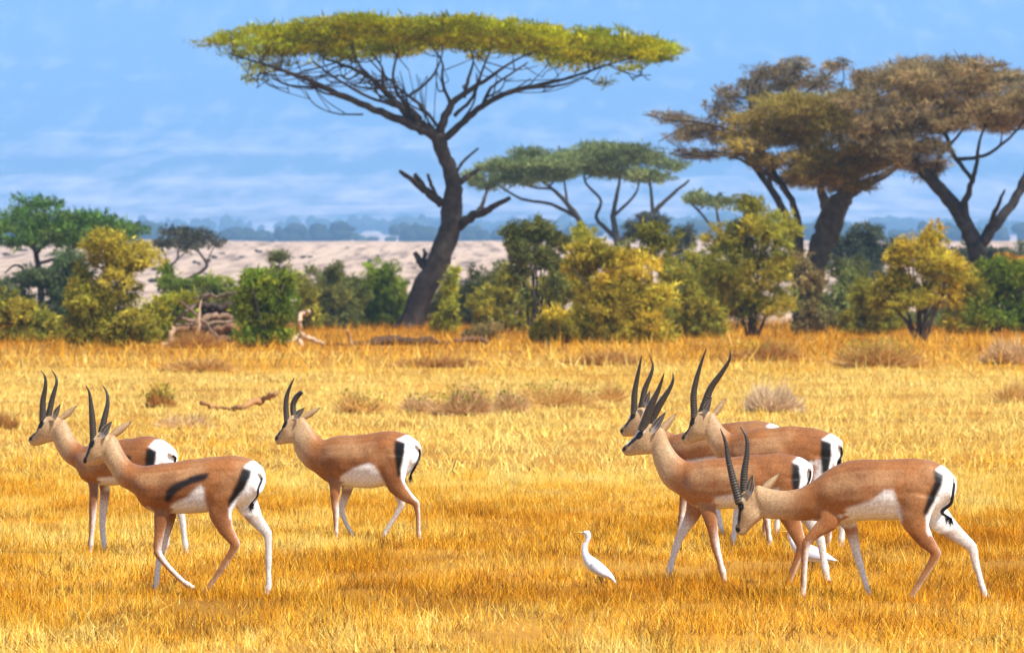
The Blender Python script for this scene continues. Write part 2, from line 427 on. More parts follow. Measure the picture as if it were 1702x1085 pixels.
# --- the big umbrella acacia
K5 = lambda pts: cr(330, 10, 1.973, pts)
limbs = [K5(x) for x in [
    [(680, 1075, 95), (700, 1040, 84), (745, 920, 80), (790, 830, 75), (825, 720, 72), (835, 620, 60), (825, 540, 50), (800, 480, 48), (785, 425, 52)],
    [(775, 425, 40), (700, 390, 30), (600, 350, 25), (480, 300, 21), (370, 250, 16), (270, 212, 12), (180, 185, 7), (110, 165, 4)],
    [(760, 415, 34), (690, 355, 27), (620, 290, 22), (560, 230, 16), (480, 190, 11), (400, 160, 7)],
    [(790, 450, 30), (860, 390, 23), (930, 330, 20), (1020, 285, 18), (1120, 262, 14), (1220, 238, 10), (1320, 205, 7), (1420, 175, 4)],
    [(790, 420, 34), (825, 330, 25), (870, 290, 19), (950, 240, 13), (1020, 190, 8), (1100, 150, 5)],
    [(620, 290, 18), (600, 250, 13), (600, 200, 9), (570, 150, 6)],
    [(870, 300, 15), (885, 240, 11), (900, 180, 7), (890, 130, 5)],
    [(790, 400, 12), (730, 330, 11), (680, 290, 9), (630, 250, 7), (560, 180, 5)],
    [(825, 320, 13), (800, 250, 10), (800, 190, 7), (770, 140, 5)],
    [(690, 300, 11), (760, 240, 9), (790, 180, 6), (800, 130, 4)],
    [(660, 330, 12), (560, 300, 10), (450, 240, 8), (380, 190, 5)],
    [(930, 330, 14), (960, 270, 10), (1010, 230, 8), (1080, 180, 5)],
    [(560, 230, 11), (520, 180, 8), (500, 130, 5)],
    [(730, 370, 14), (660, 300, 12), (640, 230, 9), (660, 160, 6)],
    [(840, 360, 14), (900, 300, 11), (930, 220, 8), (960, 150, 5)],
    [(800, 650, 32), (740, 600, 25), (690, 565, 17), (665, 548, 12)],
    [(748, 608, 18), (728, 575, 16), (710, 552, 14)],
    [(782, 630, 15), (765, 590, 12), (754, 556, 10)],
    [(850, 725, 38), (900, 690, 29), (950, 672, 24), (1020, 635, 14)],
    [(912, 685, 18), (935, 640, 13), (952, 588, 9)],
    [(850, 580, 26), (885, 555, 18), (918, 530, 11)],
    [(848, 540, 12), (870, 505, 10), (915, 462, 7)],
    [(762, 880, 26), (730, 840, 24), (708, 808, 17)], [(735, 840, 16), (742, 815, 13), (738, 795, 9)],
    [(540, 357, 7), (450, 352, 5), (380, 322, 4), (345, 272, 3)]]]
rng = np.random.default_rng(3)
tu = np.array([20, 60, 200, 420, 530, 680, 900, 1060, 1180, 1380, 1500, 1590]); tv = np.array([125, 98, 72, 62, 54, 64, 62, 78, 88, 95, 115, 140])
bu = np.array([20, 100, 220, 400, 700, 850, 1000, 1180, 1300, 1400, 1540, 1590]); bv = np.array([138, 160, 178, 148, 145, 130, 150, 165, 180, 186, 190, 160])
cl = []
for i in range(330):
    while True:
        a, b = rng.uniform(-1, 1, 2)
        if a * a + b * b < 1: break
    u = 805 + a * 745; rho = math.sqrt(a * a + b * b)
    t, bt = np.interp(u, tu, tv), np.interp(u, bu, bv)
    q = rng.random() ** 1.1
    v_ = (t + 15) * (1 - q) + (bt - 20) * q + (rng.random() - .5) * 6
    cl.append((u, v_, rng.uniform(60, 110), rng.uniform(11, 17), b * 10.0))
for i in range(46):
    u = rng.uniform(90, 1500); bt = np.interp(u, bu, bv)
    if 640 < u < 880 and rng.random() < .7: continue
    cl.append((u, bt + rng.uniform(-6, 14), rng.uniform(26, 60), rng.uniform(6, 11), rng.uniform(-8, 8)))
for (u, v_) in ((1190, 195), (1150, 190), (1220, 205), (210, 215), (170, 232), (1330, 245)):
    cl.append((u, v_, 45, 12, rng.uniform(-2, 2)))
clm = [(a[0], a[1], a[2], a[3], c[4]) for a, c in zip(cr(330, 10, 1.973, [c[:4] for c in cl]), cl)]
GREEN_TOP = [(0.20, 0.215, 0.006), (0.27, 0.25, 0.006), (0.115, 0.15, 0.009), (0.29, 0.25, 0.008), (0.16, 0.18, 0.008)]
build_tree('acacia_tree', 'tall umbrella acacia with flat yellow-green crown and broken lower limbs', 'tree', 283, limbs, clm, GREEN_TOP,
           bark=(0.05, 0.038, 0.03), leaf=0.095, dens=36, spread=5, seed=11, thin=.62, twig_r=0.04, group='acacia trees', up=0.9, spokes=1, long=3.6,
           fans=120, fan_box=(11.4, -3.4, 10.5, 14.5))

# --- two large brown-olive acacias at the right
K6 = lambda pts: cr(1050, 60, 2.009, pts)
OLIVE = [(0.20, 0.15, 0.028), (0.15, 0.125, 0.028), (0.26, 0.18, 0.035), (0.17, 0.12, 0.04)]
BROWN = [(0.19, 0.135, 0.06), (0.15, 0.115, 0.055), (0.26, 0.175, 0.075), (0.13, 0.11, 0.055)]
def tiers(lst, n, rng, sp):
    out = []
    for (u, v_, rx, ry) in lst:
        for k in range(n):
            out.append((u + rng.uniform(-.45, .45) * rx, v_ + rng.uniform(-.35, .35) * ry, rx * rng.uniform(.55, .85), ry * rng.uniform(.5, .8), rng.uniform(-sp, sp)))
    return out
def tier_clumps(K, lst, n, seed, sp):
    r = np.random.default_rng(seed); t = tiers(lst, n, r, sp)
    return [(a[0], a[1], a[2], a[3], c[4]) for a, c in zip(K([c[:4] for c in t]), t)]
limbs = [K6(x) for x in [
    [(585, 960, 90), (600, 820, 76), (622, 740, 74), (650, 650, 88), (685, 570, 80), (730, 520, 50), (790, 488, 34), (860, 455, 22), (930, 400, 12)],
    [(560, 800, 30), (562, 700, 28), (550, 590, 24), (500, 490, 22), (440, 400, 18), (350, 320, 12), (240, 285, 8), (130, 275, 5), (40, 255, 3)],
    [(660, 590, 45), (635, 520, 30), (600, 420, 18), (560, 300, 12), (520, 200, 7)],
    [(690, 560, 40), (720, 460, 24), (700, 350, 14), (690, 250, 9), (640, 150, 5)],
    [(500, 490, 18), (420, 440, 13), (320, 400, 9), (200, 395, 5), (110, 350, 3)],
    [(440, 400, 14), (420, 280, 10), (400, 180, 7), (430, 110, 4)],
    [(240, 285, 6), (180, 300, 5), (90, 350, 3)],
    [(350, 320, 9), (330, 240, 6), (300, 170, 3)],
    [(600, 420, 12), (640, 280, 8), (700, 170, 5), (700, 100, 3)]]]
t1 = tier_clumps(K6, [(500, 250, 170, 45), (430, 325, 140, 50), (360, 375, 90, 30), (600, 330, 130, 60), (740, 300, 110, 50), (600, 410, 130, 55),
                      (680, 475, 120, 45), (640, 440, 150, 50), (760, 420, 120, 55), (560, 470, 90, 35), (780, 350, 110, 60), (840, 340, 90, 60), (730, 510, 80, 24), (540, 215, 120, 30), (640, 250, 120, 45), (480, 420, 90, 30), (830, 420, 70, 40), (380, 280, 90, 30), (700, 220, 110, 40), (560, 290, 150, 50)], 9, 5, 4.5)
build_tree('acacia_tree', 'broad olive-brown acacia with thick leaning trunk behind golden bushes', 'tree', 292, limbs, t1, OLIVE,
           leaf=0.09, dens=29, spread=4.5, seed=12, twig_r=0.035, group='acacia trees', up=0.5, bark=(0.075, 0.06, 0.045),
           twig_pal=BROWN, extra_twigs=0.1, spokes=4, long=4.6, thin=.5)
limbs2 = [K6(x) for x in [
    [(1165, 960, 80), (1160, 820, 70), (1150, 720, 62), (1130, 660, 58), (1070, 560, 50), (1000, 480, 42), (930, 420, 28), (860, 370, 18), (760, 330, 9)],
    [(1140, 660, 38), (1108, 575, 28), (1128, 500, 19), (1145, 425, 15), (1150, 360, 10), (1180, 270, 7)],
    [(1130, 480, 14), (1075, 400, 16), (1050, 330, 14), (1010, 260, 9), (960, 170, 6)],
    [(1165, 690, 48), (1230, 615, 36), (1290, 530, 32), (1335, 430, 24), (1350, 340, 16), (1320, 240, 9)],
    [(1190, 655, 22), (1213, 575, 15), (1226, 520, 7)],
    [(1080, 412, 14), (1170, 402, 12), (1250, 345, 9), (1300, 280, 6)],
    [(930, 420, 16), (920, 340, 12), (900, 240, 8), (860, 160, 5)],
    [(1290, 530, 18), (1400, 440, 14), (1480, 330, 9), (1540, 250, 6)],
    [(1335, 430, 14), (1420, 330, 10), (1440, 220, 6)],
    [(1000, 480, 16), (1030, 400, 11), (1110, 300, 8), (1120, 190, 5)]]]
t2 = tier_clumps(K6, [(800, 150, 120, 45), (960, 110, 130, 42), (1100, 115, 140, 38), (1250, 140, 120, 38), (1000, 200, 170, 50), (1180, 235, 150, 45),
                      (900, 265, 140, 50), (1050, 300, 110, 45), (1220, 290, 110, 32), (860, 365, 100, 45), (970, 370, 80, 50), (1015, 440, 60, 45), (780, 220, 110, 40),
                      (1400, 170, 120, 40), (1500, 220, 120, 40), (1380, 270, 110, 36), (1560, 280, 90, 36), (1320, 200, 120, 40), (1280, 230, 110, 36), (820, 300, 110, 60), (900, 330, 110, 60), (1100, 170, 150, 40), (940, 160, 140, 40), (960, 420, 70, 40), (1130, 260, 120, 40), (870, 400, 70, 40)], 8, 6, 4.5)
build_tree('acacia_tree', 'spreading brown acacia forking low at the right edge of the picture', 'tree', 284, limbs2, t2, BROWN,
           leaf=0.09, dens=29, spread=4.5, seed=13, twig_r=0.035, group='acacia trees', up=0.5, bark=(0.045, 0.038, 0.034),
           twig_pal=BROWN, extra_twigs=0.1, spokes=4, long=4.6, thin=.5)
# bare twiggy crown of the left-hand limbs
t3 = tier_clumps(K6, [(430, 200, 90, 50), (520, 160, 90, 45), (300, 330, 80, 40), (180, 330, 70, 30), (620, 150, 90, 40), (130, 270, 85, 25), (220, 300, 80, 40), (330, 200, 70, 40), (450, 120, 80, 40), (560, 105, 80, 35), (680, 105, 70, 30), (230, 395, 90, 25), (390, 160, 60, 30), (300, 250, 70, 40)], 5, 7, 3)
GREYTWIG = [(0.15, 0.115, 0.065), (0.19, 0.135, 0.065), (0.11, 0.09, 0.06)]
build_tree('acacia_tree', 'half bare grey twiggy acacia reaching out left of the olive-brown one', 'tree', 298,
           [K6(x) for x in [[(560, 960, 40), (548, 760, 36), (530, 640, 30), (470, 520, 24), (380, 400, 18), (300, 320, 12), (180, 280, 7), (60, 250, 3)],
                            [(470, 520, 18), (440, 380, 13), (400, 250, 9), (380, 150, 5)], [(440, 380, 12), (500, 240, 8), (560, 110, 4)], [(380, 400, 12), (280, 390, 8), (150, 400, 4)],
                            [(500, 240, 8), (620, 160, 6), (690, 100, 3)]]], t3, GREYTWIG, leaf=0.055, dens=10, spread=3, seed=14, twig_r=0.03, group='acacia trees', up=0.3,
           bark=(0.06, 0.052, 0.048), spokes=10, long=6.0, extra_twigs=0.8, twig_pal=GREYTWIG)

# --- green acacias farther back
DEEP = [(0.095, 0.12, 0.042), (0.12, 0.145, 0.05), (0.08, 0.10, 0.042), (0.14, 0.155, 0.055)]
tl = tier_clumps(K5, [(1000, 530, 110, 30), (1080, 490, 80, 18), (1150, 525, 100, 32), (940, 585, 60, 22), (1090, 560, 90, 25), (1010, 565, 90, 25), (1200, 500, 90, 24), (900, 560, 50, 20), (1060, 525, 120, 34), (1150, 555, 110, 22)], 7, 8, 5)
build_tree('acacia_tree', 'distant green flat-topped acacia beside the main trunk', 'tree', 430,
           [K5(x) for x in [[(1280, 960, 26), (1275, 800, 24), (1255, 715, 20), (1210, 650, 16), (1160, 600, 11), (1110, 560, 7)], [(1235, 690, 14), (1160, 650, 11), (1060, 630, 9), (990, 590, 6)],
                            [(1160, 600, 9), (1080, 590, 7), (1000, 545, 4)], [(1210, 650, 10), (1200, 580, 7), (1190, 520, 4)]]], tl, DEEP, leaf=0.15, dens=44, thin=.6, long=3.4, spread=5, seed=15,
           twig_r=0.045, group='acacia trees', up=0.8, spokes=3)
tl = tier_clumps(K5, [(1290, 470, 100, 26), (1350, 512, 110, 34), (1460, 500, 100, 26), (1500, 560, 70, 26), (1270, 520, 80, 25), (1560, 520, 60, 18), (1420, 555, 90, 24), (1380, 480, 120, 26), (1330, 545, 100, 22), (1230, 500, 90, 26)], 7, 9, 5)
build_tree('acacia_tree', 'distant green acacia with several slim stems behind the bush thicket', 'tree', 445,
           [K5(x) for x in [[(1370, 960, 30), (1375, 800, 26), (1360, 690, 18), (1372, 620, 13), (1382, 555, 8), (1370, 510, 5)], [(1372, 760, 18), (1305, 695, 13), (1322, 640, 10), (1272, 580, 8), (1260, 520, 5)],
                            [(1376, 780, 22), (1490, 680, 18), (1530, 640, 14), (1610, 570, 8)], [(1490, 680, 14), (1483, 600, 10), (1470, 530, 6)], [(1360, 690, 12), (1430, 620, 8), (1450, 550, 5)]]], tl, DEEP,
           leaf=0.15, dens=44, thin=.6, long=3.4, spread=5, seed=16, twig_r=0.045, group='acacia trees', up=0.8, spokes=3)
K7 = lambda pts: cr(0, 300, 3.273, pts)
tl = tier_clumps(K7, [(200, 125, 120, 36), (110, 185, 140, 45), (40, 250, 110, 45), (330, 225, 180, 50), (480, 215, 140, 42), (600, 235, 120, 40), (700, 270, 110, 40), (240, 315, 160, 45), (390, 330, 140, 45),
                      (60, 330, 90, 36), (-80, 260, 110, 45), (540, 300, 120, 40), (440, 270, 150, 50), (150, 260, 150, 50), (640, 310, 110, 36), (300, 280, 160, 50)], 7, 10, 5)
FRESH = [(0.055, 0.115, 0.02), (0.075, 0.13, 0.022), (0.04, 0.085, 0.022), (0.09, 0.125, 0.028)]
build_tree('acacia_tree', 'rounded green acacia with dark stem at the left edge', 'tree', 330,
           [K7(x) for x in [[(225, 800, 46), (222, 590, 38), (205, 450, 32), (186, 350, 24), (175, 260, 12), (200, 160, 8)], [(205, 470, 26), (135, 520, 22), (110, 470, 14), (60, 460, 12), (0, 500, 8)],
                            [(195, 400, 20), (280, 330, 14), (400, 300, 9)], [(190, 380, 18), (110, 310, 12), (40, 260, 7)], [(205, 450, 20), (330, 420, 16), (480, 330, 10), (620, 270, 6)]]], tl, FRESH,
           leaf=0.14, dens=38, thin=.7, long=3.2, spread=5, seed=17, twig_r=0.045, group='acacia trees', up=0.8, spokes=3, bark=(0.035, 0.032, 0.032))
tl = tier_clumps(K7, [(960, 285, 110, 30), (1100, 310, 110, 30), (1180, 340, 80, 20), (900, 335, 90, 32), (1060, 360, 100, 26), (1000, 330, 110, 30)], 5, 11, 4)
GREYG = [(0.06, 0.065, 0.04), (0.08, 0.08, 0.05), (0.05, 0.05, 0.04)]
build_tree('acacia_tree', 'small grey flat-topped acacia on the pale plain', 'tree', 410,
           [K7(x) for x in [[(930, 620, 24), (955, 585, 18), (1000, 545, 18), (1090, 500, 20), (1125, 455, 18), (1090, 400, 12), (1060, 350, 7)], [(860, 600, 18), (905, 480, 15), (958, 430, 13), (962, 340, 8)],
                            [(958, 430, 9), (1000, 390, 7), (1030, 340, 4)], [(1125, 455, 10), (1150, 390, 7), (1180, 345, 4)]]], tl, GREYG, leaf=0.15, dens=46, spread=4, seed=18,
           twig_r=0.04, group='acacia trees', up=0.8, spokes=4)
tl = tier_clumps(lambda p: cr(0, 0, 1, p), [(1190, 335, 50, 9), (1240, 345, 35, 8), (1150, 328, 30, 6)], 5, 12, 4)
build_tree('acacia_tree', 'thin low acacia crown peeping out left of the tall golden bush', 'tree', 420,
           [[(1225, 545, 9), (1220, 440, 8), (1200, 390, 6), (1190, 345, 4)], [(1205, 400, 5), (1240, 360, 4), (1260, 345, 2)], [(1205, 400, 5), (1160, 350, 4), (1140, 332, 2)]], tl, DEEP, leaf=0.15, dens=55, spread=4, seed=19,
           twig_r=0.035, group='acacia trees', up=0.8, spokes=3)

# --- bushes
P_OLIVE = [(0.16, 0.155, 0.02), (0.22, 0.19, 0.022), (0.11, 0.12, 0.02), (0.28, 0.21, 0.025)]
P_GOLD = [(0.32, 0.235, 0.022), (0.25, 0.205, 0.022), (0.17, 0.16, 0.02), (0.40, 0.26, 0.025)]
P_GREEN = [(0.09, 0.135, 0.014), (0.14, 0.175, 0.016), (0.065, 0.10, 0.014), (0.19, 0.195, 0.02)]
P_GREY = [(0.10, 0.115, 0.03), (0.13, 0.135, 0.036), (0.075, 0.085, 0.026), (0.16, 0.145, 0.036)]
P_DRY = [(0.22, 0.15, 0.05), (0.17, 0.125, 0.045), (0.13, 0.11, 0.04)]
P_YG = [(0.24, 0.22, 0.02), (0.30, 0.26, 0.025), (0.17, 0.18, 0.02)]
BUSH_N = [0]
def bush(label, base, lobes, pal, d=None, leaf=0.080, dens=94, stems=5, name='bush', group='bushes along the far edge of the field', droop=0.0, seed=None, pals=None, bark=(0.07, 0.05, 0.035), stem_h=0.6, sub=6, cat='bush', skirt=True):
    BUSH_N[0] += 1
    d = d or d_at_row(base[1]); s = F / d
    rng = np.random.default_rng(seed or 100 + BUSH_N[0])
    limbs = []
    for k in range(stems):
        lo = lobes[k % len(lobes)]
        tx, ty = lo[0] + rng.uniform(-.4, .4) * lo[2], lo[1] + rng.uniform(-.5, .5) * lo[3]
        bx = base[0] + rng.uniform(-1, 1) * 0.5 * s * 0.5
        limbs.append([(bx, base[1] + 2, 0.13 * s), ((bx * .6 + tx * .4) + rng.uniform(-6, 6), base[1] * .55 + ty * .45, 0.09 * s), (tx, ty, 0.03 * s)])
    x0, x1 = min(l[0] - l[2] for l in lobes), max(l[0] + l[2] for l in lobes); top = min(l[1] - l[3] for l in lobes); hh = base[1] - top
    if skirt: lobes = list(lobes) + [(x0 * .5 + x1 * .5 + k * (x1 - x0) * .22, base[1] - hh * .13, (x1 - x0) * .24, hh * .15) for k in (-1, 0, 1)]
    clumps = []
    for lo in lobes:
        for k in range(sub):
            o = rng.standard_normal(3); o /= np.linalg.norm(o); o *= rng.random() ** 0.4
            clumps.append((lo[0] + o[0] * lo[2] * .64, lo[1] + o[2] * lo[3] * .66, lo[2] * rng.uniform(.44, .66), lo[3] * rng.uniform(.42, .62), o[1] * lo[2] / s * .6))
    return build_tree(name, label, cat, d, limbs, clumps, pal, bark=bark, leaf=leaf, dens=dens, spread=1.0, group=group, seed=BUSH_N[0] * 7 + 1, twig_r=0.02,
                      shell=0.5, up=-droop, base=[(base[0] - 851) / F * d, d, float(ground_z(d))], spokes=1, long=3.3, jitter=1.2, thin=.68)

bush('low olive-brown bush at the left edge', (50, 569), [(45, 530, 60, 42), (15, 515, 40, 30), (85, 545, 30, 26), (-20, 530, 40, 36)], P_OLIVE)
bush('tall rounded olive bush with yellowish top, left of the log heap', (190, 577), [(200, 422, 76, 52), (190, 490, 68, 52), (145, 510, 48, 54), (210, 540, 50, 36), (140, 470, 30, 30)], P_OLIVE, stems=6)
bush('yellow-green leafy bush leaning out from the tall rounded one', (262, 572), [(255, 520, 30, 40), (270, 550, 26, 22), (298, 495, 30, 9)], P_YG, d=205)
bush('dense green bush beside the log heap with a bleached stump at its right', (438, 577), [(440, 490, 56, 46), (425, 470, 40, 26), (470, 465, 26, 24), (440, 540, 54, 36), (405, 520, 26, 36)], P_GREEN, stems=6)
bush('grey-green bush left of the round dark green one', (555, 547), [(545, 490, 46, 42), (580, 500, 36, 44), (520, 505, 26, 36), (550, 455, 22, 18)], P_GREY)
bush('round dark green bush close left of the big trunk', (640, 547), [(640, 465, 40, 38), (620, 500, 36, 40), (662, 500, 28, 40), (690, 520, 16, 24)], P_GREEN, d=300)
bush('slim yellowish shrub standing just right of the big trunk', (752, 556), [(750, 470, 20, 26), (748, 515, 22, 30), (735, 535, 22, 18)], P_YG, leaf=0.07, dens=120)
bush('dark green bush between the slim shrub and the open-branched one', (805, 545), [(800, 480, 38, 40), (830, 500, 30, 40), (785, 520, 36, 24), (830, 455, 24, 24)], P_GREY, d=295)
bush('open shrub with dark bare branches under a grey-green top', (890, 566), [(890, 380, 50, 32), (855, 400, 26, 28), (930, 400, 24, 26), (860, 455, 26, 26), (880, 500, 26, 24), (905, 425, 36, 30), (870, 425, 34, 28), (925, 470, 26, 30)], P_GREY, stems=9, d=225, dens=130, bark=(0.05, 0.04, 0.035), sub=5, skirt=False)
bush('large golden-olive bush in the middle of the thicket', (1045, 571), [(1000, 420, 52, 40), (1040, 470, 60, 50), (1040, 525, 70, 44), (965, 440, 42, 34), (985, 495, 46, 36), (1090, 500, 44, 44)], P_GOLD, stems=8, sub=6)
bush('bush with russet top leaning behind the large golden-olive one', (1085, 560), [(1090, 395, 40, 30), (1060, 420, 40, 34), (1110, 440, 30, 40)], P_OLIVE, d=235)
bush('low golden shrub at the feet of the thicket', (935, 570), [(935, 535, 42, 32), (900, 545, 24, 22), (960, 520, 24, 20)], P_GOLD, stems=4)
bush('small golden shrub on the grass right of the fallen trunk', (805, 566), [(805, 550, 34, 15), (780, 555, 18, 10)], P_DRY, stems=3, leaf=0.06)
bush('green bush filling the gap before the tall golden tree-bush', (1160, 562), [(1150, 500, 40, 44), (1180, 520, 34, 40), (1130, 460, 36, 30), (1195, 545, 20, 24)], P_OLIVE)
bush('tall golden-topped tree-like bush before the leaning acacia trunk', (1252, 556), [(1250, 365, 48, 40), (1215, 400, 46, 38), (1290, 390, 46, 38), (1235, 450, 66, 50), (1295, 450, 42, 40), (1260, 505, 60, 44), (1205, 490, 32, 36), (1245, 335, 26, 20)], P_OLIVE, stems=8, sub=6, d=228, skirt=False, bark=(0.04, 0.032, 0.028))
bush('brown half-bare bush between the tall golden bush and a grey-green one', (1350, 556), [(1350, 470, 30, 40), (1345, 520, 34, 34), (1330, 440, 22, 24)], P_DRY, stems=9, dens=60)
bush('grey-green bush in front of the leaning acacia trunk', (1405, 548), [(1405, 460, 36, 42), (1415, 500, 40, 44), (1390, 520, 30, 28)], P_GREY)
bush('big golden bush with bare spreading stems at its foot, right of centre', (1530, 567), [(1545, 390, 32, 34), (1540, 440, 60, 44), (1490, 460, 50, 36), (1580, 460, 36, 40), (1460, 490, 34, 28), (1530, 490, 64, 30), (1500, 420, 34, 28)], P_GOLD, stems=14, sub=6, bark=(0.06, 0.04, 0.03), skirt=False)
bush('green and orange bush at the right edge', (1655, 549), [(1650, 450, 44, 40), (1690, 470, 40, 46), (1640, 505, 44, 40), (1700, 520, 40, 30), (1730, 460, 40, 40)], P_GREEN, d=240)
bush('orange-leaved bush glowing at the right edge behind the green one', (1690, 548), [(1675, 440, 24, 20), (1700, 445, 22, 24)], [(0.42, 0.2, 0.03), (0.3, 0.18, 0.03)], d=250)
bush('dark rounded bush beyond the gap between the right-hand acacias', (1430, 548), [(1430, 400, 50, 30), (1400, 420, 36, 30), (1470, 420, 40, 28), (1440, 450, 60, 40)], [(0.045, 0.055, 0.03), (0.06, 0.065, 0.035)], d=400, leaf=0.12, dens=90)
bush('dark grey bush behind the russet-topped one', (1110, 548), [(1080, 375, 50, 24), (1130, 400, 34, 34), (1140, 450, 30, 40)], [(0.05, 0.055, 0.04), (0.07, 0.07, 0.045)], d=390, leaf=0.12, dens=90)
bush('dark green scrub under the rounded acacia at the left', (110, 548), [(60, 460, 60, 26), (120, 440, 40, 26), (20, 490, 50, 34), (110, 490, 60, 40)], [(0.05, 0.075, 0.025), (0.075, 0.09, 0.035)], d=310, leaf=0.11, dens=100)
bush('green scrub seen through the gap above the log heap', (330, 548), [(290, 480, 40, 22), (350, 478, 46, 18), (370, 500, 36, 30), (300, 505, 44, 30), (275, 455, 14, 24), (400, 490, 30, 24)], P_GREEN, d=305, leaf=0.1, dens=110)
bush('thin grey sapling rising above the dense green bush', (462, 548), [(462, 425, 22, 18), (455, 450, 16, 14), (480, 450, 14, 12)], P_GREY, d=300, dens=55, stems=6)
bush('sparse grey scrub on the pale plain behind the grey-green bush', (545, 520), [(520, 450, 20, 12), (560, 440, 14, 10)], P_GREY, d=330, dens=40, stems=4)
bush('dark scrub low behind the big trunk', (745, 540), [(740, 495, 40, 30), (720, 520, 30, 18), (770, 500, 40, 30), (820, 490, 40, 34)], P_GREY, d=310, leaf=0.1, dens=90)
bush('dull green scrub filling the gap left of the big trunk', (600, 541), [(520, 500, 40, 34), (580, 495, 40, 36), (640, 495, 40, 36), (690, 505, 30, 30)], P_GREY, d=312, leaf=0.115, dens=70)
bush('shadowy green scrub behind the golden thicket', (1000, 545), [(950, 470, 60, 40), (1040, 480, 60, 40), (1120, 490, 60, 40), (1200, 470, 40, 40)], P_GREY, d=275, leaf=0.12, dens=64)
bush('shadowy green scrub behind the bushes at the right', (1500, 545), [(1380, 490, 50, 36), (1460, 500, 50, 36), (1590, 480, 40, 40), (1640, 500, 50, 40), (1330, 500, 40, 36)], P_GREY, d=272, leaf=0.12, dens=64)

bush('yellow-green bush closing the gap between open shrub and big golden-olive bush', (965, 558), [(950, 450, 40, 40), (930, 490, 36, 40), (980, 400, 30, 30), (905, 520, 30, 34)], P_YG, d=238)
bush('green bush between the trunk and the open shrub, half in shade', (835, 552), [(845, 470, 36, 40), (815, 505, 40, 34), (870, 510, 30, 36)], P_OLIVE, d=255)
bush('yellow-olive bush closing the gap right of the brown half-bare one', (1440, 556), [(1440, 490, 40, 40), (1470, 520, 40, 30), (1420, 530, 30, 26)], P_OLIVE, d=240)
bush('olive bush left of the bush at the right edge', (1610, 556), [(1610, 480, 40, 44), (1590, 525, 36, 30), (1640, 530, 30, 28)], P_GOLD, d=245)
bush('dark green bush between the tall rounded bush and the wood heap', (300, 560), [(290, 520, 30, 34), (320, 525, 30, 26)], P_GREEN, d=225)
bush('olive bush filling in behind the wood heap', (350, 552), [(345, 510, 36, 30), (380, 500, 26, 30), (320, 500, 30, 22)], P_GREY, d=260)
bush('green bush between the dense green bush and the grey-green one', (510, 550), [(505, 490, 24, 34), (520, 520, 24, 26)], P_OLIVE, d=270)
bush('shaded bush just left of the tall golden-topped bush', (1190, 556), [(1185, 440, 26, 40), (1180, 490, 34, 44), (1150, 440, 30, 40)], P_OLIVE, d=250)

bush('dark scrub far behind the forked brown acacia at the right edge', (1640, 540), [(1600, 425, 50, 26), (1660, 430, 50, 24), (1720, 425, 50, 28), (1560, 440, 40, 30), (1640, 470, 70, 34)], [(0.05, 0.06, 0.035), (0.07, 0.075, 0.04)], d=395, leaf=0.13, dens=70)
bush('olive scrub far behind the left of the big trunk', (470, 535), [(420, 478, 40, 16), (480, 470, 40, 20), (560, 472, 50, 20), (640, 470, 50, 20), (600, 485, 60, 24)], P_GREY, d=360, leaf=0.12, dens=60)

# --- far woodland fading into the haze
def far_wood(name, label, d, n, hh, seed, u0=-300, u1=2000, spr=.05, col=(0.045, 0.06, 0.035), flat=1.0):
    rng = np.random.default_rng(seed); cb = MB(); K, Nr = 7, 5
    th = np.linspace(0.05, math.pi - .05, Nr)[:, None]; ph = np.arange(K)[None, :] * 2 * math.pi / K
    S = np.stack([np.sin(th) * np.cos(ph), np.sin(th) * np.sin(ph), np.cos(th) + 0 * ph], -1).reshape(-1, 3); Fc = ring_faces(Nr, K)
    for i in range(n):
        u = rng.uniform(u0, u1); dd = d * (1 + rng.uniform(-spr, spr))
        x = (u - 851) / F * dd; z = float(ground_z(dd)); h = hh * rng.uniform(.5, 1.25); w = h * rng.uniform(.5, 1.3) * flat
        for k in range(3):
            c = np.array([x + rng.uniform(-.6, .6) * w, dd + rng.uniform(-.5, .5) * w, z + h * rng.uniform(.3, .72)])
            r = np.array([w * rng.uniform(.35, .6), w * .5, h * rng.uniform(.22, .36)])
            cb.add(c + S * r * rng.uniform(.78, 1.22, (len(S), 1)), Fc, np.array(col) * rng.uniform(.7, 1.4))
    o = cb.build(name, M_LEAF, None, True); tag(o, label, 'woodland', kind='stuff')
far_wood('far_woodland', 'blue hazy belt of woodland beyond the pale plain', 4300, 190, 15, 41)
far_wood('far_woodland', 'fainter blue belt of woodland at the mountain foot', 8200, 200, 27, 42)
far_wood('far_scrub', 'scattered grey scrub dotting the pale plain', 1100, 120, 0.9, 43, 0, 1700, .3, (0.10, 0.08, 0.05), 1.6)

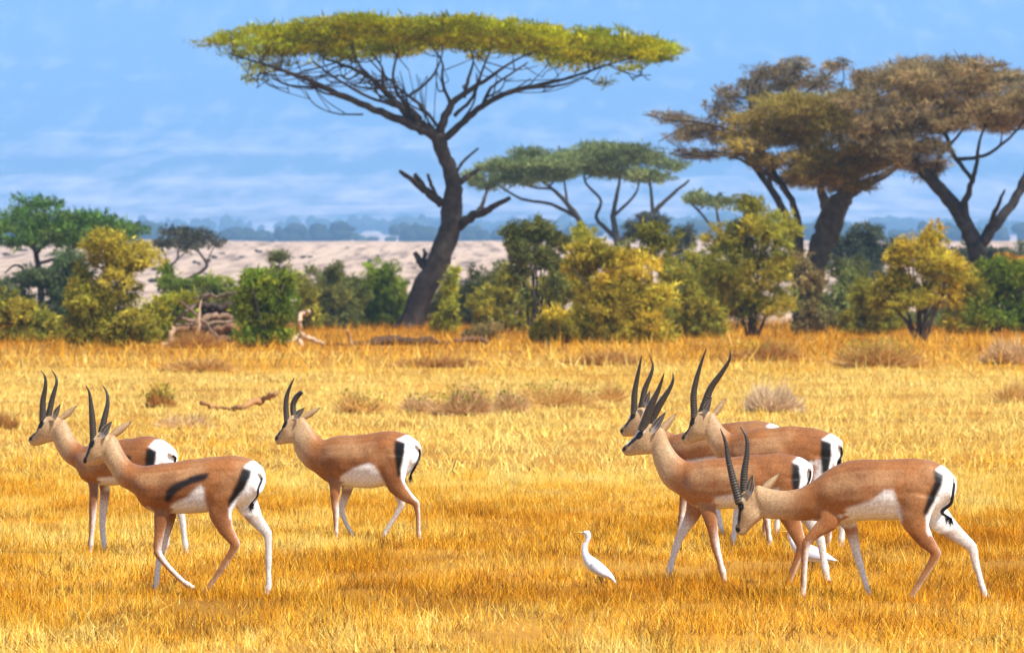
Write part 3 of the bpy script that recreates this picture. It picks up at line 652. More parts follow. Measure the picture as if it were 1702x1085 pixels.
# ------------------------------------------------------------------ grass
def grass(name, label, d0, d1, n, h0, h1, w0, w1, seed, pal):
    rng = np.random.default_rng(seed)
    d = np.sqrt(rng.random(n) * (d1 ** 2 - d0 ** 2) + d0 ** 2)
    x = rng.uniform(-1, 1, n) * (0.105 * d + 0.5)
    # matted tufts
    tx = x + 0; 
    dens = fbm(x / 0.55, d / 1.4, 5, 4); big = fbm(x / 3.5, d / 9.0, 15, 4)
    keep = rng.random(n) < np.clip(0.30 + 2.2 * (dens - 0.32), 0.2, 1)
    x, d, dens, big = x[keep], d[keep], dens[keep], big[keep]; n = len(x)
    h = rng.uniform(h0, h1, n) * (0.35 + 1.3 * dens)
    stalk = rng.random(n) < .03; h = np.where(stalk, h * 1.9, h)
    w = rng.uniform(w0, w1, n)
    az = rng.uniform(0, 2 * math.pi, n); lean = np.where(rng.random(n) < .25, np.abs(rng.normal(0, .5, n)), rng.normal(1.0, .3, n)).clip(0, 1.42)
    z = ground_z(d) - 0.012
    tip = np.stack([x + np.cos(az) * np.sin(lean) * h, d + np.sin(az) * np.sin(lean) * h, z + np.cos(lean) * h + 0.01], 1)
    az2 = rng.uniform(0, 2 * math.pi, n)
    sx = np.stack([np.cos(az2) * w / 2, np.sin(az2) * w / 2, np.zeros(n)], 1)
    b = np.stack([x, d, z], 1)
    v = np.stack([b - sx, b + sx, tip], 1).reshape(-1, 3)
    pal = np.asarray(pal)
    # patches: pale straw, gold, russet
    q = np.clip((big - 0.5) * 1.25 + 0.53 + rng.normal(0, .26, n) + np.interp(d, [26, 45, 58, 75, 105, 130, 150, 185, 240], [.0, -.04, 0.12, .55, .85, .75, .3, -.25, -.42]), 0, 0.999) * (len(pal) - 1)
    q = np.clip(q + (fbm(x / .45, d / 1.5, 83, 3) - .48) * 4.2 * np.interp(d, [30, 60, 90], [1, .8, .35]), 0, len(pal) - 1.001)
    i = q.astype(int); fr = (q - i)[:, None]
    c = pal[i] * (1 - fr) + pal[i + 1] * fr
    c = c * (0.5 + 0.85 * rng.random(n))[:, None]
    dead = rng.random(n) < np.where(fbm(x / .25, d / .6, 63, 3) > .62, .45, .06) * np.interp(d, [45, 75, 140, 170], [1, .25, .3, 1])      # brown dead stalks, thicker in spots
    c[dead] = np.array([.17, .075, .016]) * rng.uniform(.5, 1.5, dead.sum())[:, None]
    mb = MB(); mb.add(v, np.arange(3 * n).reshape(-1, 3), np.repeat(c, 3, 0))
    o = mb.build(name, M_GRASS); tag(o, label, 'grass', kind='stuff')
GP = [(0.40, 0.15, 0.010), (0.68, 0.285, 0.016), (0.87, 0.43, 0.028), (0.93, 0.565, 0.075), (0.96, 0.74, 0.21)]
grass('dry_grass', 'short golden dry grass around the animals', 27, 66, 780000, 0.042, 0.108, 0.0038, 0.0082, 1, GP)
grass('dry_grass', 'pale straw grass of the field behind the animals', 64, 150, 165000, 0.07, 0.2, 0.010, 0.019, 2, GP)
grass('dry_grass', 'russet grass at the feet of the bushes', 148, 330, 90000, 0.15, 0.5, 0.02, 0.04, 3, GP)

def dry_shrub(label, u, v_, wpx, hpx, n, pal, name='dry_shrub', seed=0, leafy=0.0, lpal=None, tw=0.008):
    d = d_at_row(v_); s = F / d; rng = np.random.default_rng(500 + seed)
    base = np.array([(u - 851) / F * d, d, float(ground_z(d))]); mb = MB()
    W, H = wpx / s / 2, hpx / s
    a = rng.uniform(0, 2 * math.pi, n); r = np.sqrt(rng.random(n)) * 0.5
    b = np.stack([np.cos(a) * r * W, np.sin(a) * r * W, np.zeros(n) - .02], 1)
    a2 = a + rng.normal(0, .7, n); r2 = rng.random(n) ** .6
    t = np.stack([np.cos(a2) * r2 * W, np.sin(a2) * r2 * W, H * np.sqrt(np.clip(1.05 - r2 ** 2, 0, 1)) * rng.uniform(.5, 1.05, n)], 1)
    lump = 0.35 + 0.95 * vnoise(np.cos(a2) * 1.6 + seed * 9.3, np.sin(a2) * 1.6 + r2 * 1.5, 77)
    t[:, 2] *= lump; t[:, :2] *= (0.65 + 0.6 * vnoise(np.cos(a2) * 2.3, np.sin(a2) * 2.3 + seed * 5.1, 78))[:, None]
    st = b + (t - b) * rng.uniform(0, .6, n)[:, None]
    t = st + (t - st) + rng.normal(0, .13, (n, 3)) * H
    side = np.cross(t - st, rng.standard_normal((n, 3))); side /= np.linalg.norm(side, axis=1)[:, None] + 1e-9
    wv = (tw * (0.5 + rng.random(n)))[:, None]
    v = np.stack([st - side * wv, st + side * wv, t], 1).reshape(-1, 3) + base
    mb.add(v, np.arange(3 * n).reshape(-1, 3), leaf_cols(n, pal, rng))
    root = empty(name, base); tag(root, label, 'shrub', 'dry shrubs in the grass')
    mb.build('twigs', M_GRASS, root, False, base)
    if leafy:
        lb = MB(); m = int(n * leafy)
        vv, ff = leaf_tris(m, base + np.array([0, 0, H * .55]), (W * .8, W * .8, H * .45), 0.045, rng, .6, .3, 2)
        lb.add(vv, ff, leaf_cols(m, lpal or P_OLIVE, rng)); lb.build('foliage', M_LEAF, root, False, base)
STRAW = [(0.44, 0.27, 0.08), (0.34, 0.19, 0.05), (0.52, 0.34, 0.12)]
GREYST = [(0.42, 0.27, 0.12), (0.52, 0.36, 0.18), (0.30, 0.18, 0.08)]
RUSS = [(0.30, 0.14, 0.035), (0.22, 0.10, 0.03), (0.38, 0.21, 0.06)]
dry_shrub('little brown and olive dry tuft in the pale grass at the left', 266, 678, 70, 42, 1100, RUSS, seed=1, leafy=.25, lpal=P_OLIVE)
dry_shrub('widest dry olive-tan shrub right of the broken-horned gazelle', 770, 690, 130, 56, 2000, GREYST + RUSS[:1], seed=2, leafy=.12)
dry_shrub('dry tan shrub touching the right side of the widest olive-tan one', 848, 686, 90, 44, 1200, GREYST, seed=21, leafy=.08)
dry_shrub('low dry shrub touching the left side of the widest olive-tan one', 698, 684, 80, 34, 1000, GREYST, seed=22, leafy=.08)
dry_shrub('straw tuft between the two rows of dry shrubs at centre', 890, 668, 80, 34, 900, STRAW, seed=23, leafy=.05)
dry_shrub('straw shrub near the leftmost horns of the right-hand group', 1010, 668, 90, 36, 1000, STRAW, seed=24, leafy=.05)
dry_shrub('dry shrub just behind the broken-horned gazelle', 600, 688, 110, 46, 1500, STRAW, seed=3, leafy=.08)
dry_shrub('straw tuft shrub farther right in the middle of the field', 930, 676, 150, 46, 2200, STRAW, seed=4, leafy=.05)
dry_shrub('bleached grey dry shrub behind the long-horned gazelle', 1280, 684, 140, 46, 2600, [(0.42, 0.31, 0.19), (0.48, 0.37, 0.24), (0.34, 0.22, 0.11)], seed=5)
dry_shrub('bushy tan shrub before the big golden bush', 1460, 612, 190, 54, 3000, RUSS + STRAW, seed=6, leafy=.3, tw=0.014)
dry_shrub('bleached tan shrub at the right edge below the bushes', 1680, 606, 110, 50, 2200, GREYST, seed=7, tw=0.014)
dry_shrub('pale straw tuft at the right edge of the field', 1680, 670, 90, 40, 1400, STRAW, seed=8)
dry_shrub('reddish low shrub at the left edge of the field', 8, 712, 60, 34, 900, RUSS, seed=9)
dry_shrub('russet shrub below the tall golden bush', 1270, 600, 150, 40, 1800, RUSS, seed=10, leafy=.2, tw=0.014)
dry_shrub('faint straw shrub left of the fallen curved branch', 310, 712, 120, 30, 1200, GREYST, seed=11)
dry_shrub('russet dead shrub at the foot of the wood heap', 325, 578, 120, 34, 1800, RUSS, seed=15, tw=0.014)
dry_shrub('tan shrub near the fallen wood at the left', 330, 618, 140, 30, 1500, RUSS + STRAW, seed=12, tw=0.014)
dry_shrub('russet tuft in the middle far grass', 720, 610, 190, 24, 1600, RUSS, seed=13, tw=0.014)
dry_shrub('russet tuft under the thicket', 1010, 606, 170, 30, 1600, RUSS, seed=14, tw=0.014)

# ------------------------------------------------------------------ fallen wood
def log(label, pts, d=None, name='fallen_log', col=(0.2, 0.13, 0.08), cat='log', group='weathered logs between the bushes', seed=0):
    rng = np.random.default_rng(700 + seed); pts = np.array(pts, float)
    d = d or d_at_row(pts[:, 1].max()); s = F / d
    P = np.array([at(p[0], p[1], d) for p in pts]); P[:, 1] += rng.uniform(-.5, .5, len(P))
    q = catmull(np.hstack([P, pts[:, 2:3] / s / 2]), 6)
    q[:, :3] += rng.standard_normal((len(q), 3)) * q[:, 3:4] * .38
    v, f = tube(q[:, :3], q[:, 3] * (1 + .12 * rng.standard_normal(len(q))), 8, .08, rng)
    mb = MB(); mb.add(v, f, np.array(col) * rng.uniform(.8, 1.2))
    b = q[len(q) // 2, :3].copy()
    o = mb.build(name, M_DEAD, None, True, b); tag(o, label, cat, group)
LOGL = [('topmost crooked grey branch of the wood heap', [(322, 497, 3), (345, 490, 6), (362, 493, 5), (392, 486, 5)]),
        ('dark thick log second from the top of the wood heap', [(308, 512, 6), (340, 507, 11), (372, 510, 12), (392, 503, 9)]),
        ('bleached bent log in the middle of the wood heap', [(296, 528, 5), (325, 533, 9), (352, 525, 10), (388, 529, 9)]),
        ('russet log low in the wood heap', [(288, 549, 7), (325, 543, 12), (350, 549, 13), (384, 541, 12)]),
        ('bottom log of the wood heap lying in the grass', [(282, 566, 8), (322, 569, 14), (350, 562, 15), (382, 567, 12)]),
        ('slanting branch propped across the front of the wood heap', [(283, 548, 4), (305, 521, 6), (325, 508, 6), (352, 488, 4)]),
        ('thin forked branch leaning right across the wood heap', [(300, 500, 3), (322, 520, 5), (348, 545, 5), (370, 572, 5)]),
        ('knotty dark log wedged behind the wood heap', [(300, 556, 9), (330, 554, 14), (365, 556, 15), (390, 551, 12)]),
        ('short broken log at the left foot of the wood heap', [(268, 574, 6), (284, 569, 9), (305, 573, 8)]),
        ('dark log half hidden by the dense green bush', [(335, 520, 7), (362, 517, 12), (390, 516, 12)]),
        ('narrow weathered pole lying on the wood heap', [(290, 540, 4), (330, 537, 5), (385, 535, 5)])]
LOGC = [(0.16, 0.105, 0.075), (0.05, 0.034, 0.027), (0.24, 0.15, 0.095), (0.17, 0.09, 0.05), (0.15, 0.08, 0.045), (0.11, 0.075, 0.055), (0.14, 0.09, 0.06), (0.05, 0.035, 0.028), (0.34, 0.21, 0.12), (0.045, 0.032, 0.026), (0.2, 0.13, 0.085)]
for i, (lb, p) in enumerate(LOGL):
    log(lb, p, d=[200, 200.5, 199.4, 199.8, 198.6, 198.2, 197.9, 201.4, 197, 201, 198.9][i], seed=i, col=LOGC[i], group='weathered wood heaped between the bushes')
for i, (u, lb) in enumerate([(286, 'pale short post standing at the left of the log heap'), (330, 'upright branch standing in the log heap')]):
    log(lb, [(u, 582, 11 - 5 * i), (u + 1, 560 - 20 * i, 10 - 5 * i), (u + 3, 545 - 45 * i, 7 - 4 * i)], d=194 + i, seed=20 + i, col=(0.42, 0.26, 0.15), name='wooden_post', cat='post')
log('bleached standing stump with a snapped top beside the green bush', [(497, 582, 9), (500, 560, 7), (499, 535, 7), (502, 522, 9), (513, 516, 6)], d=196, seed=30, col=(0.5, 0.34, 0.22), name='dead_stump', cat='stump')
log('bleached root lying at the foot of the standing stump', [(478, 568, 5), (495, 560, 9), (515, 563, 9), (540, 572, 5)], d=198, seed=31, col=(0.45, 0.3, 0.18))
log('long fallen trunk in the grass beneath the big acacia', [(540, 572, 5), (600, 573, 10), (650, 567, 17), (700, 566, 14), (745, 570, 6)], d=200, seed=32, col=(0.10, 0.055, 0.03))
log('short fallen log right of the long trunk', [(755, 566, 6), (785, 562, 11), (815, 568, 6)], d=202, seed=33, col=(0.14, 0.07, 0.04))
log('thin stake leaning in the grass before the long trunk', [(588, 580, 6), (582, 564, 5), (576, 548, 3)], d=194, seed=34, col=(0.35, 0.2, 0.1), name='wooden_post', cat='post')
log('curved fallen branch lying in the pale field', [(335, 668, 8), (352, 676, 6), (375, 679, 6), (402, 675, 8), (430, 666, 11), (457, 656, 8)], d=102, seed=35, col=(0.33, 0.17, 0.07), name='fallen_branch', cat='branch')
log('dark branch tip at the far right under the brown acacia', [(1672, 430, 5), (1685, 408, 7), (1702, 404, 6), (1730, 400, 4)], d=260, seed=36, col=(0.1, 0.06, 0.045), name='fallen_branch', cat='branch') if False else None

# ------------------------------------------------------------------ gazelles
C_BROWN = np.array([0.30, 0.112, 0.032]); C_DARK = np.array([0.15, 0.052, 0.018]); C_TAN = np.array([0.44, 0.275, 0.135])
C_PALE = np.array([0.54, 0.38, 0.22]); C_WHITE = np.array([0.70, 0.64, 0.58]); C_BLACK = np.array([0.006, 0.004, 0.004])
TORSO_HW = np.array([.092, .122, .138, .145, .152, .155, .148, .128, .108]); NECK_HW = np.array([.088, .068, .054, .048]); HEAD_HW = np.array([.048, .056, .053, .037, .031, .020])

def poly_sd(px, py, poly):
    """signed distance to a polygon, negative inside"""
    P = np.asarray(poly, float); d2 = np.full(px.shape, 1e18); ins = np.zeros(px.shape, bool)
    for i in range(len(P)):
        a, b = P[i], P[(i + 1) % len(P)]; e = b - a
        t = np.clip(((px - a[0]) * e[0] + (py - a[1]) * e[1]) / (e @ e + 1e-12), 0, 1)
        d2 = np.minimum(d2, (px - a[0] - t * e[0]) ** 2 + (py - a[1] - t * e[1]) ** 2)
        c = ((a[1] <= py) & (b[1] > py)) | ((b[1] <= py) & (a[1] > py))
        with np.errstate(divide='ignore', invalid='ignore'):
            xi = a[0] + (py - a[1]) * e[0] / (e[1] if e[1] else 1e-12)
        ins ^= c & (px < xi)
    return np.where(ins, -1, 1) * np.sqrt(d2)

def seg_d(px, py, pts):
    d2 = np.full(px.shape, 1e18)
    for a, b in zip(pts[:-1], pts[1:]):
        a = np.array(a, float); e = np.array(b, float) - a
        t = np.clip(((px - a[0]) * e[0] + (py - a[1]) * e[1]) / (e @ e + 1e-12), 0, 1)
        d2 = np.minimum(d2, (px - a[0] - t * e[0]) ** 2 + (py - a[1] - t * e[1]) ** 2)
    return np.sqrt(d2)

def sstep(a, b, x):
    t = np.clip((x - a) / (b - a), 0, 1); return t * t * (3 - 2 * t)

class Frame:
    """maps traced crop pixels (plus a sideways offset) to a creature's own space: X forward, Y to its left, Z up"""
    def __init__(self, crop, u0, v0, yaw):
        self.ox, self.oy, self.k = crop; self.u0, self.v0 = u0, v0
        self.th = math.radians(yaw); self.D = F * EYE / (v0 - VH); self.s = F / self.D
        self.base = np.array([(u0 - 851) / F * self.D, self.D, 0.0])
        self.px = self.s * self.k             # crop pixels per metre
    def loc(self, cu, cv, L=0.0):
        u = self.ox + cu / self.k; v = self.oy + cv / self.k
        X = -((u - self.u0) / self.s + L * math.sin(self.th)) / math.cos(self.th)
        y = X * math.sin(self.th) - L * math.cos(self.th)
        return np.array([X, L, EYE - (v - VH) * (self.D + y) / F])
    def crop(self, X, L, Z):
        sx = -X * math.cos(self.th) - L * math.sin(self.th)
        u = self.u0 + sx * self.s; v = self.v0 - Z * self.s
        return (u - self.ox) * self.k, (v - self.oy) * self.k
    def rot(self):
        return math.pi - self.th           # local X -> (-cos th, sin th)

def loft(S, K=22, lin=0.0):
    """S: rows (cx,cz, ax,az, hw, L): ellipse centre, half axis in the animal's plane, half width"""
    S0 = np.asarray(S, float); S = catmull(S0, 5); n = len(S)
    if lin: S = S * (1 - lin) + lin * np.stack([np.interp(np.arange(n) / 5.0, np.arange(len(S0)), S0[:, c]) for c in range(S0.shape[1])], 1)
    a = np.arange(K) * 2 * math.pi / K
    ca, sa = np.cos(a), np.sin(a)
    v = np.zeros((n, K, 3))
    v[..., 0] = S[:, 0:1] + S[:, 2:3] * sa; v[..., 2] = S[:, 1:2] + S[:, 3:4] * sa
    v[..., 1] = S[:, 5:6] + S[:, 4:5] * np.sign(ca) * np.abs(ca) ** 0.85
    tt = np.repeat(np.linspace(0, 1, n)[:, None], K, 1); ss = np.repeat((sa[None, :] + 1) / 2, n, 0)
    V = v.reshape(-1, 3); f = ring_faces(n, K); c0, c1 = S[0], S[-1]
    V = np.vstack([V, [[c0[0], c0[5], c0[1]]], [[c1[0], c1[5], c1[1]]]])
    j = np.arange(K); j2 = (j + 1) % K
    f = np.vstack([f, np.stack([np.full(K, n * K), j2, j], 1), np.stack([np.full(K, n * K + 1), (n - 1) * K + j, (n - 1) * K + j2], 1)])
    return V, f, np.append(tt.ravel(), [0, 1]), np.append(ss.ravel(), [.5, .5])

def sections(fr, rows, hws):
    h = np.interp(np.linspace(0, 1, len(rows)), np.linspace(0, 1, len(hws)), hws)
    out = []
    for r, w in zip(rows, h):
        d = fr.loc(r[0], r[1]); v = fr.loc(r[2], r[3])
        out.append([(d[0] + v[0]) / 2, (d[2] + v[2]) / 2, (d[0] - v[0]) / 2, (d[2] - v[2]) / 2, w, 0.0])
    return np.array(out)

def leg_sections(fr, rows, Ls, lat, lift=False):
    rows = [list(r) for r in rows]
    a, b = np.array(rows[-2], float), np.array(rows[-1], float)          # fetlock bulge, pastern, hoof
    w0 = min(a[2], b[2]); rows = rows[:-1] + [list(a * .55 + b * .45), list(a * .28 + b * .72), list(a * .12 + b * .88), list(b)]
    rows[-5][2] = w0 * 1.0; rows[-4][2] = w0 * 1.22; rows[-3][2] = w0 * .92; rows[-2][2] = w0 * 1.2; rows[-1][2] = w0 * 1.45
    n = len(rows); L = np.interp(np.linspace(0, 1, n), np.linspace(0, 1, len(Ls)), Ls); k = np.interp(np.linspace(0, 1, n), np.linspace(0, 1, len(lat)), lat)
    P = np.array([fr.loc(r[0], r[1], l) for r, l in zip(rows, L)])
    if not lift:                                # stand the hoof on the ground
        zt, zb = P[0, 2], P[-1, 2]; P[:, 2] += (0.012 - zb) * np.clip((zt - P[:, 2]) / (zt - zb), 0, 1)
    w = np.array([r[2] for r in rows]) / fr.px / 2
    w = w * np.interp(np.linspace(0, 1, n), [0, .3, .55, 1], [1, 1, .92, .86])
    tan = np.gradient(P[:, [0, 2]], axis=0); tan /= np.linalg.norm(tan, axis=1)[:, None]
    out = []
    for i in range(n):
        nx, nz = -tan[i, 1], tan[i, 0]          # fore-aft normal of the limb; forward is +
        if nx < 0: nx, nz = -nx, -nz
        out.append([P[i, 0], P[i, 2], nx * w[i], nz * w[i], w[i] * k[i], P[i, 1]])
    return np.array(out), P

def taubin(v, edges, it=6):
    n = len(v); deg = np.bincount(edges.ravel(), minlength=n).astype(float)[:, None]
    for i in range(it):
        for lam in (0.55, -0.57):
            s = np.zeros_like(v)
            for ax in range(3):
                s[:, ax] = np.bincount(edges[:, 0], weights=v[edges[:, 1], ax], minlength=n) + np.bincount(edges[:, 1], weights=v[edges[:, 0], ax], minlength=n)
            v = v + lam * (s / deg - v)
    return v

def remeshed(parts, voxel, relief=None):
    mb = MB()
    for V, f in parts: mb.add(V, f, np.zeros(3))
    o = mb.build('tmp', M_COAT)
    m = o.modifiers.new('r', 'REMESH'); m.mode = 'VOXEL'; m.voxel_size = voxel; m.adaptivity = 0
    dg = bpy.context.evaluated_depsgraph_get(); e = o.evaluated_get(dg)
    me = bpy.data.meshes.new_from_object(e)
    bpy.data.objects.remove(o)
    v = np.zeros(len(me.vertices) * 3); me.vertices.foreach_get('co', v); v = v.reshape(-1, 3)
    ed = np.zeros(len(me.edges) * 2, np.int32); me.edges.foreach_get('vertices', ed); ed = ed.reshape(-1, 2)
    v = taubin(v, ed, 4)
    me.vertices.foreach_set('co', v.ravel()); me.update()
    if relief is not None:
        nr = np.zeros(len(v) * 3); me.vertices.foreach_get('normal', nr); nr = nr.reshape(-1, 3)
        v = v + nr * relief(v, ed)[:, None]; me.vertices.foreach_set('co', v.ravel()); me.update()
    nr = np.zeros(len(me.vertices) * 3); me.vertices.foreach_get('normal', nr)
    return me, v, nr.reshape(-1, 3)

def smooth_cols(me, c, it):
    ed = np.zeros(len(me.edges) * 2, np.int32); me.edges.foreach_get('vertices', ed); ed = ed.reshape(-1, 2); n = len(c)
    deg = np.bincount(ed.ravel(), minlength=n).astype(float)[:, None]
    for k in range(it):
        s_ = np.stack([np.bincount(ed[:, 0], weights=c[ed[:, 1], a], minlength=n) + np.bincount(ed[:, 1], weights=c[ed[:, 0], a], minlength=n) for a in range(3)], 1)
        c = c * .4 + .6 * s_ / deg
    return c

def set_cols(me, c):
    a = me.color_attributes.new('Col', 'FLOAT_COLOR', 'POINT')
    rgba = np.ones((len(c), 4), np.float32); rgba[:, :3] = c; a.data.foreach_set('color', rgba.ravel())
    me.polygons.foreach_set('use_smooth', np.ones(len(me.polygons), bool)); me.update()

def part(root, name, v, f, c, mat, smooth=True):
    mb = MB(); mb.add(v, f, c); return mb.build(name, mat, root, smooth)

def make_ear(fr, root, base, tip, Lb, Lt, wid, col_out, inner):
    """cupped leaf-shaped ear with thickness; the hollow faces forward and outward"""
    B = fr.loc(*base, Lb); T = fr.loc(*tip, Lt); B = B - (T - B) * (.12 if inner else .3); ax = T - B; ln = np.linalg.norm(ax); ax /= ln
    side = 1 if Lb > 0 else -1
    face = np.array([0.25, 0.95 * side, 0.15])
    face -= ax * (face @ ax); face /= np.linalg.norm(face); wv = np.cross(ax, face)
    n, m = 12, 7; V = []; Cc = []
    for layer in (0, 1):
        for i in range(n):
            t = i / (n - 1); w = wid * (0.42 + 0.58 * math.sin(min(1, t * 1.9) * math.pi / 2)) * (1 - max(0, (t - 0.38) / 0.62) ** 1.35) + 0.0006
            for j in range(m):
                q = -1 + 2 * j / (m - 1)
                p = B + ax * ln * t + wv * w * q + face * (abs(q) ** 2 * w * 0.55 - layer * 0.004 - 0.012 * math.sin(t * 2.6))
                V.append(p)
                if layer == 0:
                    dk = 0.85 if (abs(q) < .2 or abs(abs(q) - .62) < .12) and t > .2 else 0.0
                    c = np.array([.42, .36, .30]) * (1 - dk) + C_BLACK * dk
                else: c = np.array(col_out) * (1 - .25 * t)
                if t > .8: c = c * (1 - (t - .8) * 4)
                Cc.append(np.clip(c, .008, 1))
    F_ = []
    for layer in (0, 1):
        o = layer * n * m
        for i in range(n - 1):
            for j in range(m - 1):
                a = o + i * m + j; q = [a, a + 1, a + m + 1, a + m]
                if layer: q = q[::-1]
                F_ += [[q[0], q[1], q[2]], [q[0], q[2], q[3]]]
    rim = [i * m for i in range(n)] + [(n - 1) * m + j for j in range(1, m)] + [i * m + m - 1 for i in range(n - 2, -1, -1)]
    for a, b in zip(rim[:-1], rim[1:]): F_ += [[a, b, b + n * m], [a, b + n * m, a + n * m]]
    part(root, 'ear', np.array(V), np.array(F_), np.array(Cc), M_COAT)

def make_horn(fr, root, rows, L0, L1, broken=False, rings=23):
    rows = np.array(rows, float); n = len(rows)
    P = np.array([np.append(fr.loc(r[0], r[1], L0 + (L1 - L0) * (i / (n - 1))), r[2] / fr.px / 2) for i, r in enumerate(rows)])
    P = np.vstack([P[0] * 1.0 - (P[1] - P[0]) / (np.linalg.norm((P[1] - P[0])[:3]) + 1e-6) * .035 * np.array([1, 1, 1, 0]), P])
    q = catmull(P, 26); seg = np.linalg.norm(np.diff(q[:, :3], axis=0), axis=1); t = np.append(0, np.cumsum(seg)); t /= t[-1]
    tt = np.linspace(0, 1, 120); q = np.stack([np.interp(tt, t, q[:, i]) for i in range(4)], 1)
    ph = (tt * rings / 0.8) % 1.0
    ridge = np.where(tt < .8, (ph ** 1.5) * 0.17 - 0.06, 0) * (1 - .5 * tt)
    rad = np.clip(q[:, 3] * .92, 0.0022, None) * (1 + ridge)
    if broken: rad[-3:] *= np.array([.95, .85, .6])
    v, f = tube(q[:, :3], rad, 12)
    c = np.array([0.030, 0.022, 0.016]) + np.array([0.075, 0.058, 0.042]) * ((ridge > .035) * 1.0)[:, None] * (tt < .8)[:, None]
    c = c * (1 - .45 * tt)[:, None]
    cc = np.vstack([np.repeat(c, 12, 0), c[:1], c[-1:]])
    part(root, 'horn', v, f, cc, M_HORN)

def make_eye(fr, root, pos, L, r=0.0105):
    c = fr.loc(*pos, L); n, m = 8, 12
    th = np.linspace(0, math.pi, n)[:, None]; ph = np.linspace(0, 2 * math.pi, m, endpoint=False)[None, :]
    V = np.stack([c[0] + r * 1.15 * np.sin(th) * np.cos(ph), c[1] + r * .8 * np.cos(th) + 0 * ph, c[2] + r * np.sin(th) * np.sin(ph)], -1).reshape(-1, 3)
    part(root, 'eye', V, ring_faces(n, m), np.array([.006, .004, .003]), M_EYE)

def gazelle(g, idx):
    fr = Frame(g['crop'], g['u0'], g['v0'], g['yaw'])
    root = empty('gazelle', fr.base); root.rotation_euler = (0, 0, fr.rot())
    tag(root, g['label'], 'gazelle', 'gazelles walking through the dry grass')
    # in local space X forward, Y left: a rotation by pi - th about Z takes X to (-cos, sin) and Y to (-sin, -cos)
    torso = sections(fr, g['torso'], TORSO_HW[:len(g['torso'])] if len(g['torso']) == 9 else TORSO_HW)
    neckrows = [g['torso'][-2], g['torso'][-1]] + g['neck']
    neck = sections(fr, neckrows, np.append([.115, .105], NECK_HW))
    h0 = sections(fr, g['head'][:2], [.04, .04]); e = h0[0] * .45 + h0[1] * .55; e[2:5] *= .55        # the neck runs on into the skull
    nk = neck[-1].copy(); nk[2:4] *= .93; neck = np.vstack([neck[:-1], nk, e])
    torso[0, 0] -= .026; torso[1, 0] -= .016; torso[2, 0] -= .006
    torso_all = np.vstack([torso, sections(fr, g['neck'][:1], [.085])])
    head = sections(fr, g['head'], HEAD_HW)
    items = [(loft(torso_all), 0), (loft(neck), 1), (loft(head), 2)]
    hooves = []
    for key, pid, Ls, lat in (('FL', 3, [.075, .10, .085, .075], [.30, .62, .75, .85, .9]), ('FR', 4, [-.075, -.10, -.085, -.075], [.30, .62, .75, .85, .9]),
                              ('HL', 5, [.07, .095, .09, .085], [.50, .58, .72, .85, .9]), ('HR', 6, [-.07, -.095, -.09, -.085], [.50, .58, .72, .85, .9])):
        S, P = leg_sections(fr, g[key], Ls, lat, key in g.get('lift', ()))
        items.append((loft(S, 22, .55), pid)); hooves.append((P, S))
        ca_, sa_ = math.cos(fr.th), math.sin(fr.th); hp = P[-1]
        HOOVES.append(fr.base + np.array([-hp[0] * ca_ - hp[1] * sa_, hp[0] * sa_ - hp[1] * ca_, 0]))
    # hooves: a short wedge at the end of each leg
    # nearest traced surface point tells which part a vertex belongs to
    allv = np.vstack([i[0][0] for i in items]); pid = np.concatenate([np.full(len(i[0][0]), i[1]) for i in items])
    tt = np.concatenate([i[0][2] for i in items]); ss = np.concatenate([i[0][3] for i in items])
    kd = kdtree.KDTree(len(allv))
    for i, p in enumerate(allv): kd.insert(p, i)
    kd.balance()
    def relief(v, ed):
        """muscle groups, the folds between limb and trunk, ribs"""
        n_ = np.array([kd.find(p)[1] for p in v]); p_, t_, s_ = pid[n_], tt[n_], ss[n_]
        deg = np.bincount(ed.ravel(), minlength=len(v)).astype(float); out = np.zeros(len(v))
        for ids, amp in (((5, 6), .012), ((3, 4), .011), ((1,), .004)):
            h = np.isin(p_, ids).astype(float)
            for k in range(34): h = .4 * h + .6 * (np.bincount(ed[:, 0], weights=h[ed[:, 1]], minlength=len(v)) + np.bincount(ed[:, 1], weights=h[ed[:, 0]], minlength=len(v))) / deg
            up_ = sstep(.42, .52, v[:, 2])
            out -= amp * 4 * h * (1 - h) * up_ * .45
        out += (fbm(v[:, 0] * 9 + idx * 5, v[:, 2] * 9 + 3, 71, 2) - .5) * .014 * sstep(.45, .58, v[:, 2])
        out += np.sin(v[:, 0] * 2 * math.pi / .034 + v[:, 2] * 14) * .0004 * (p_ == 0) * sstep(.42, .5, t_) * sstep(.78, .7, t_) * sstep(.25, .4, s_) * sstep(.8, .65, s_)
        # tendon groove along the cannon bones and knobby joints
        lg = np.isin(p_, (3, 4, 5, 6)); out += lg * sstep(.45, .35, v[:, 2]) * (fbm(v[:, 2] * 34 + idx, v[:, 0] * 20, 12, 2) - .5) * .004
        return out
    me, v, nr = remeshed([(i[0][0], i[0][1]) for i in items], g.get('voxel', 0.0088), relief)
    ni = np.array([kd.find(p)[1] for p in v]); pid, tt, ss = pid[ni], tt[ni], ss[ni]
    T0 = items[0][0]; kd0 = kdtree.KDTree(len(T0[0]))
    for i, p in enumerate(T0[0]): kd0.insert(p, i)
    kd0.balance(); n0 = np.array([kd0.find(p)[1] for p in v]); tt0, ss0 = T0[2][n0], T0[3][n0]
    m0 = smooth_cols(me, np.repeat((pid == 0).astype(float)[:, None], 3, 1), 14)[:, 0]      # soft trunk mask
    cu, cv = fr.crop(v[:, 0], np.abs(v[:, 1]), v[:, 2]); px = fr.px
    nz = (fbm(v[:, 0] * 26 + idx * 7, v[:, 2] * 26, 31, 3) - .5) * 0.02 * px
    def mix(c, col, m): return c * (1 - m[:, None]) + col * m[:, None]
    side = np.sign(v[:, 1]) * nr[:, 1]          # +1: skin that faces outward
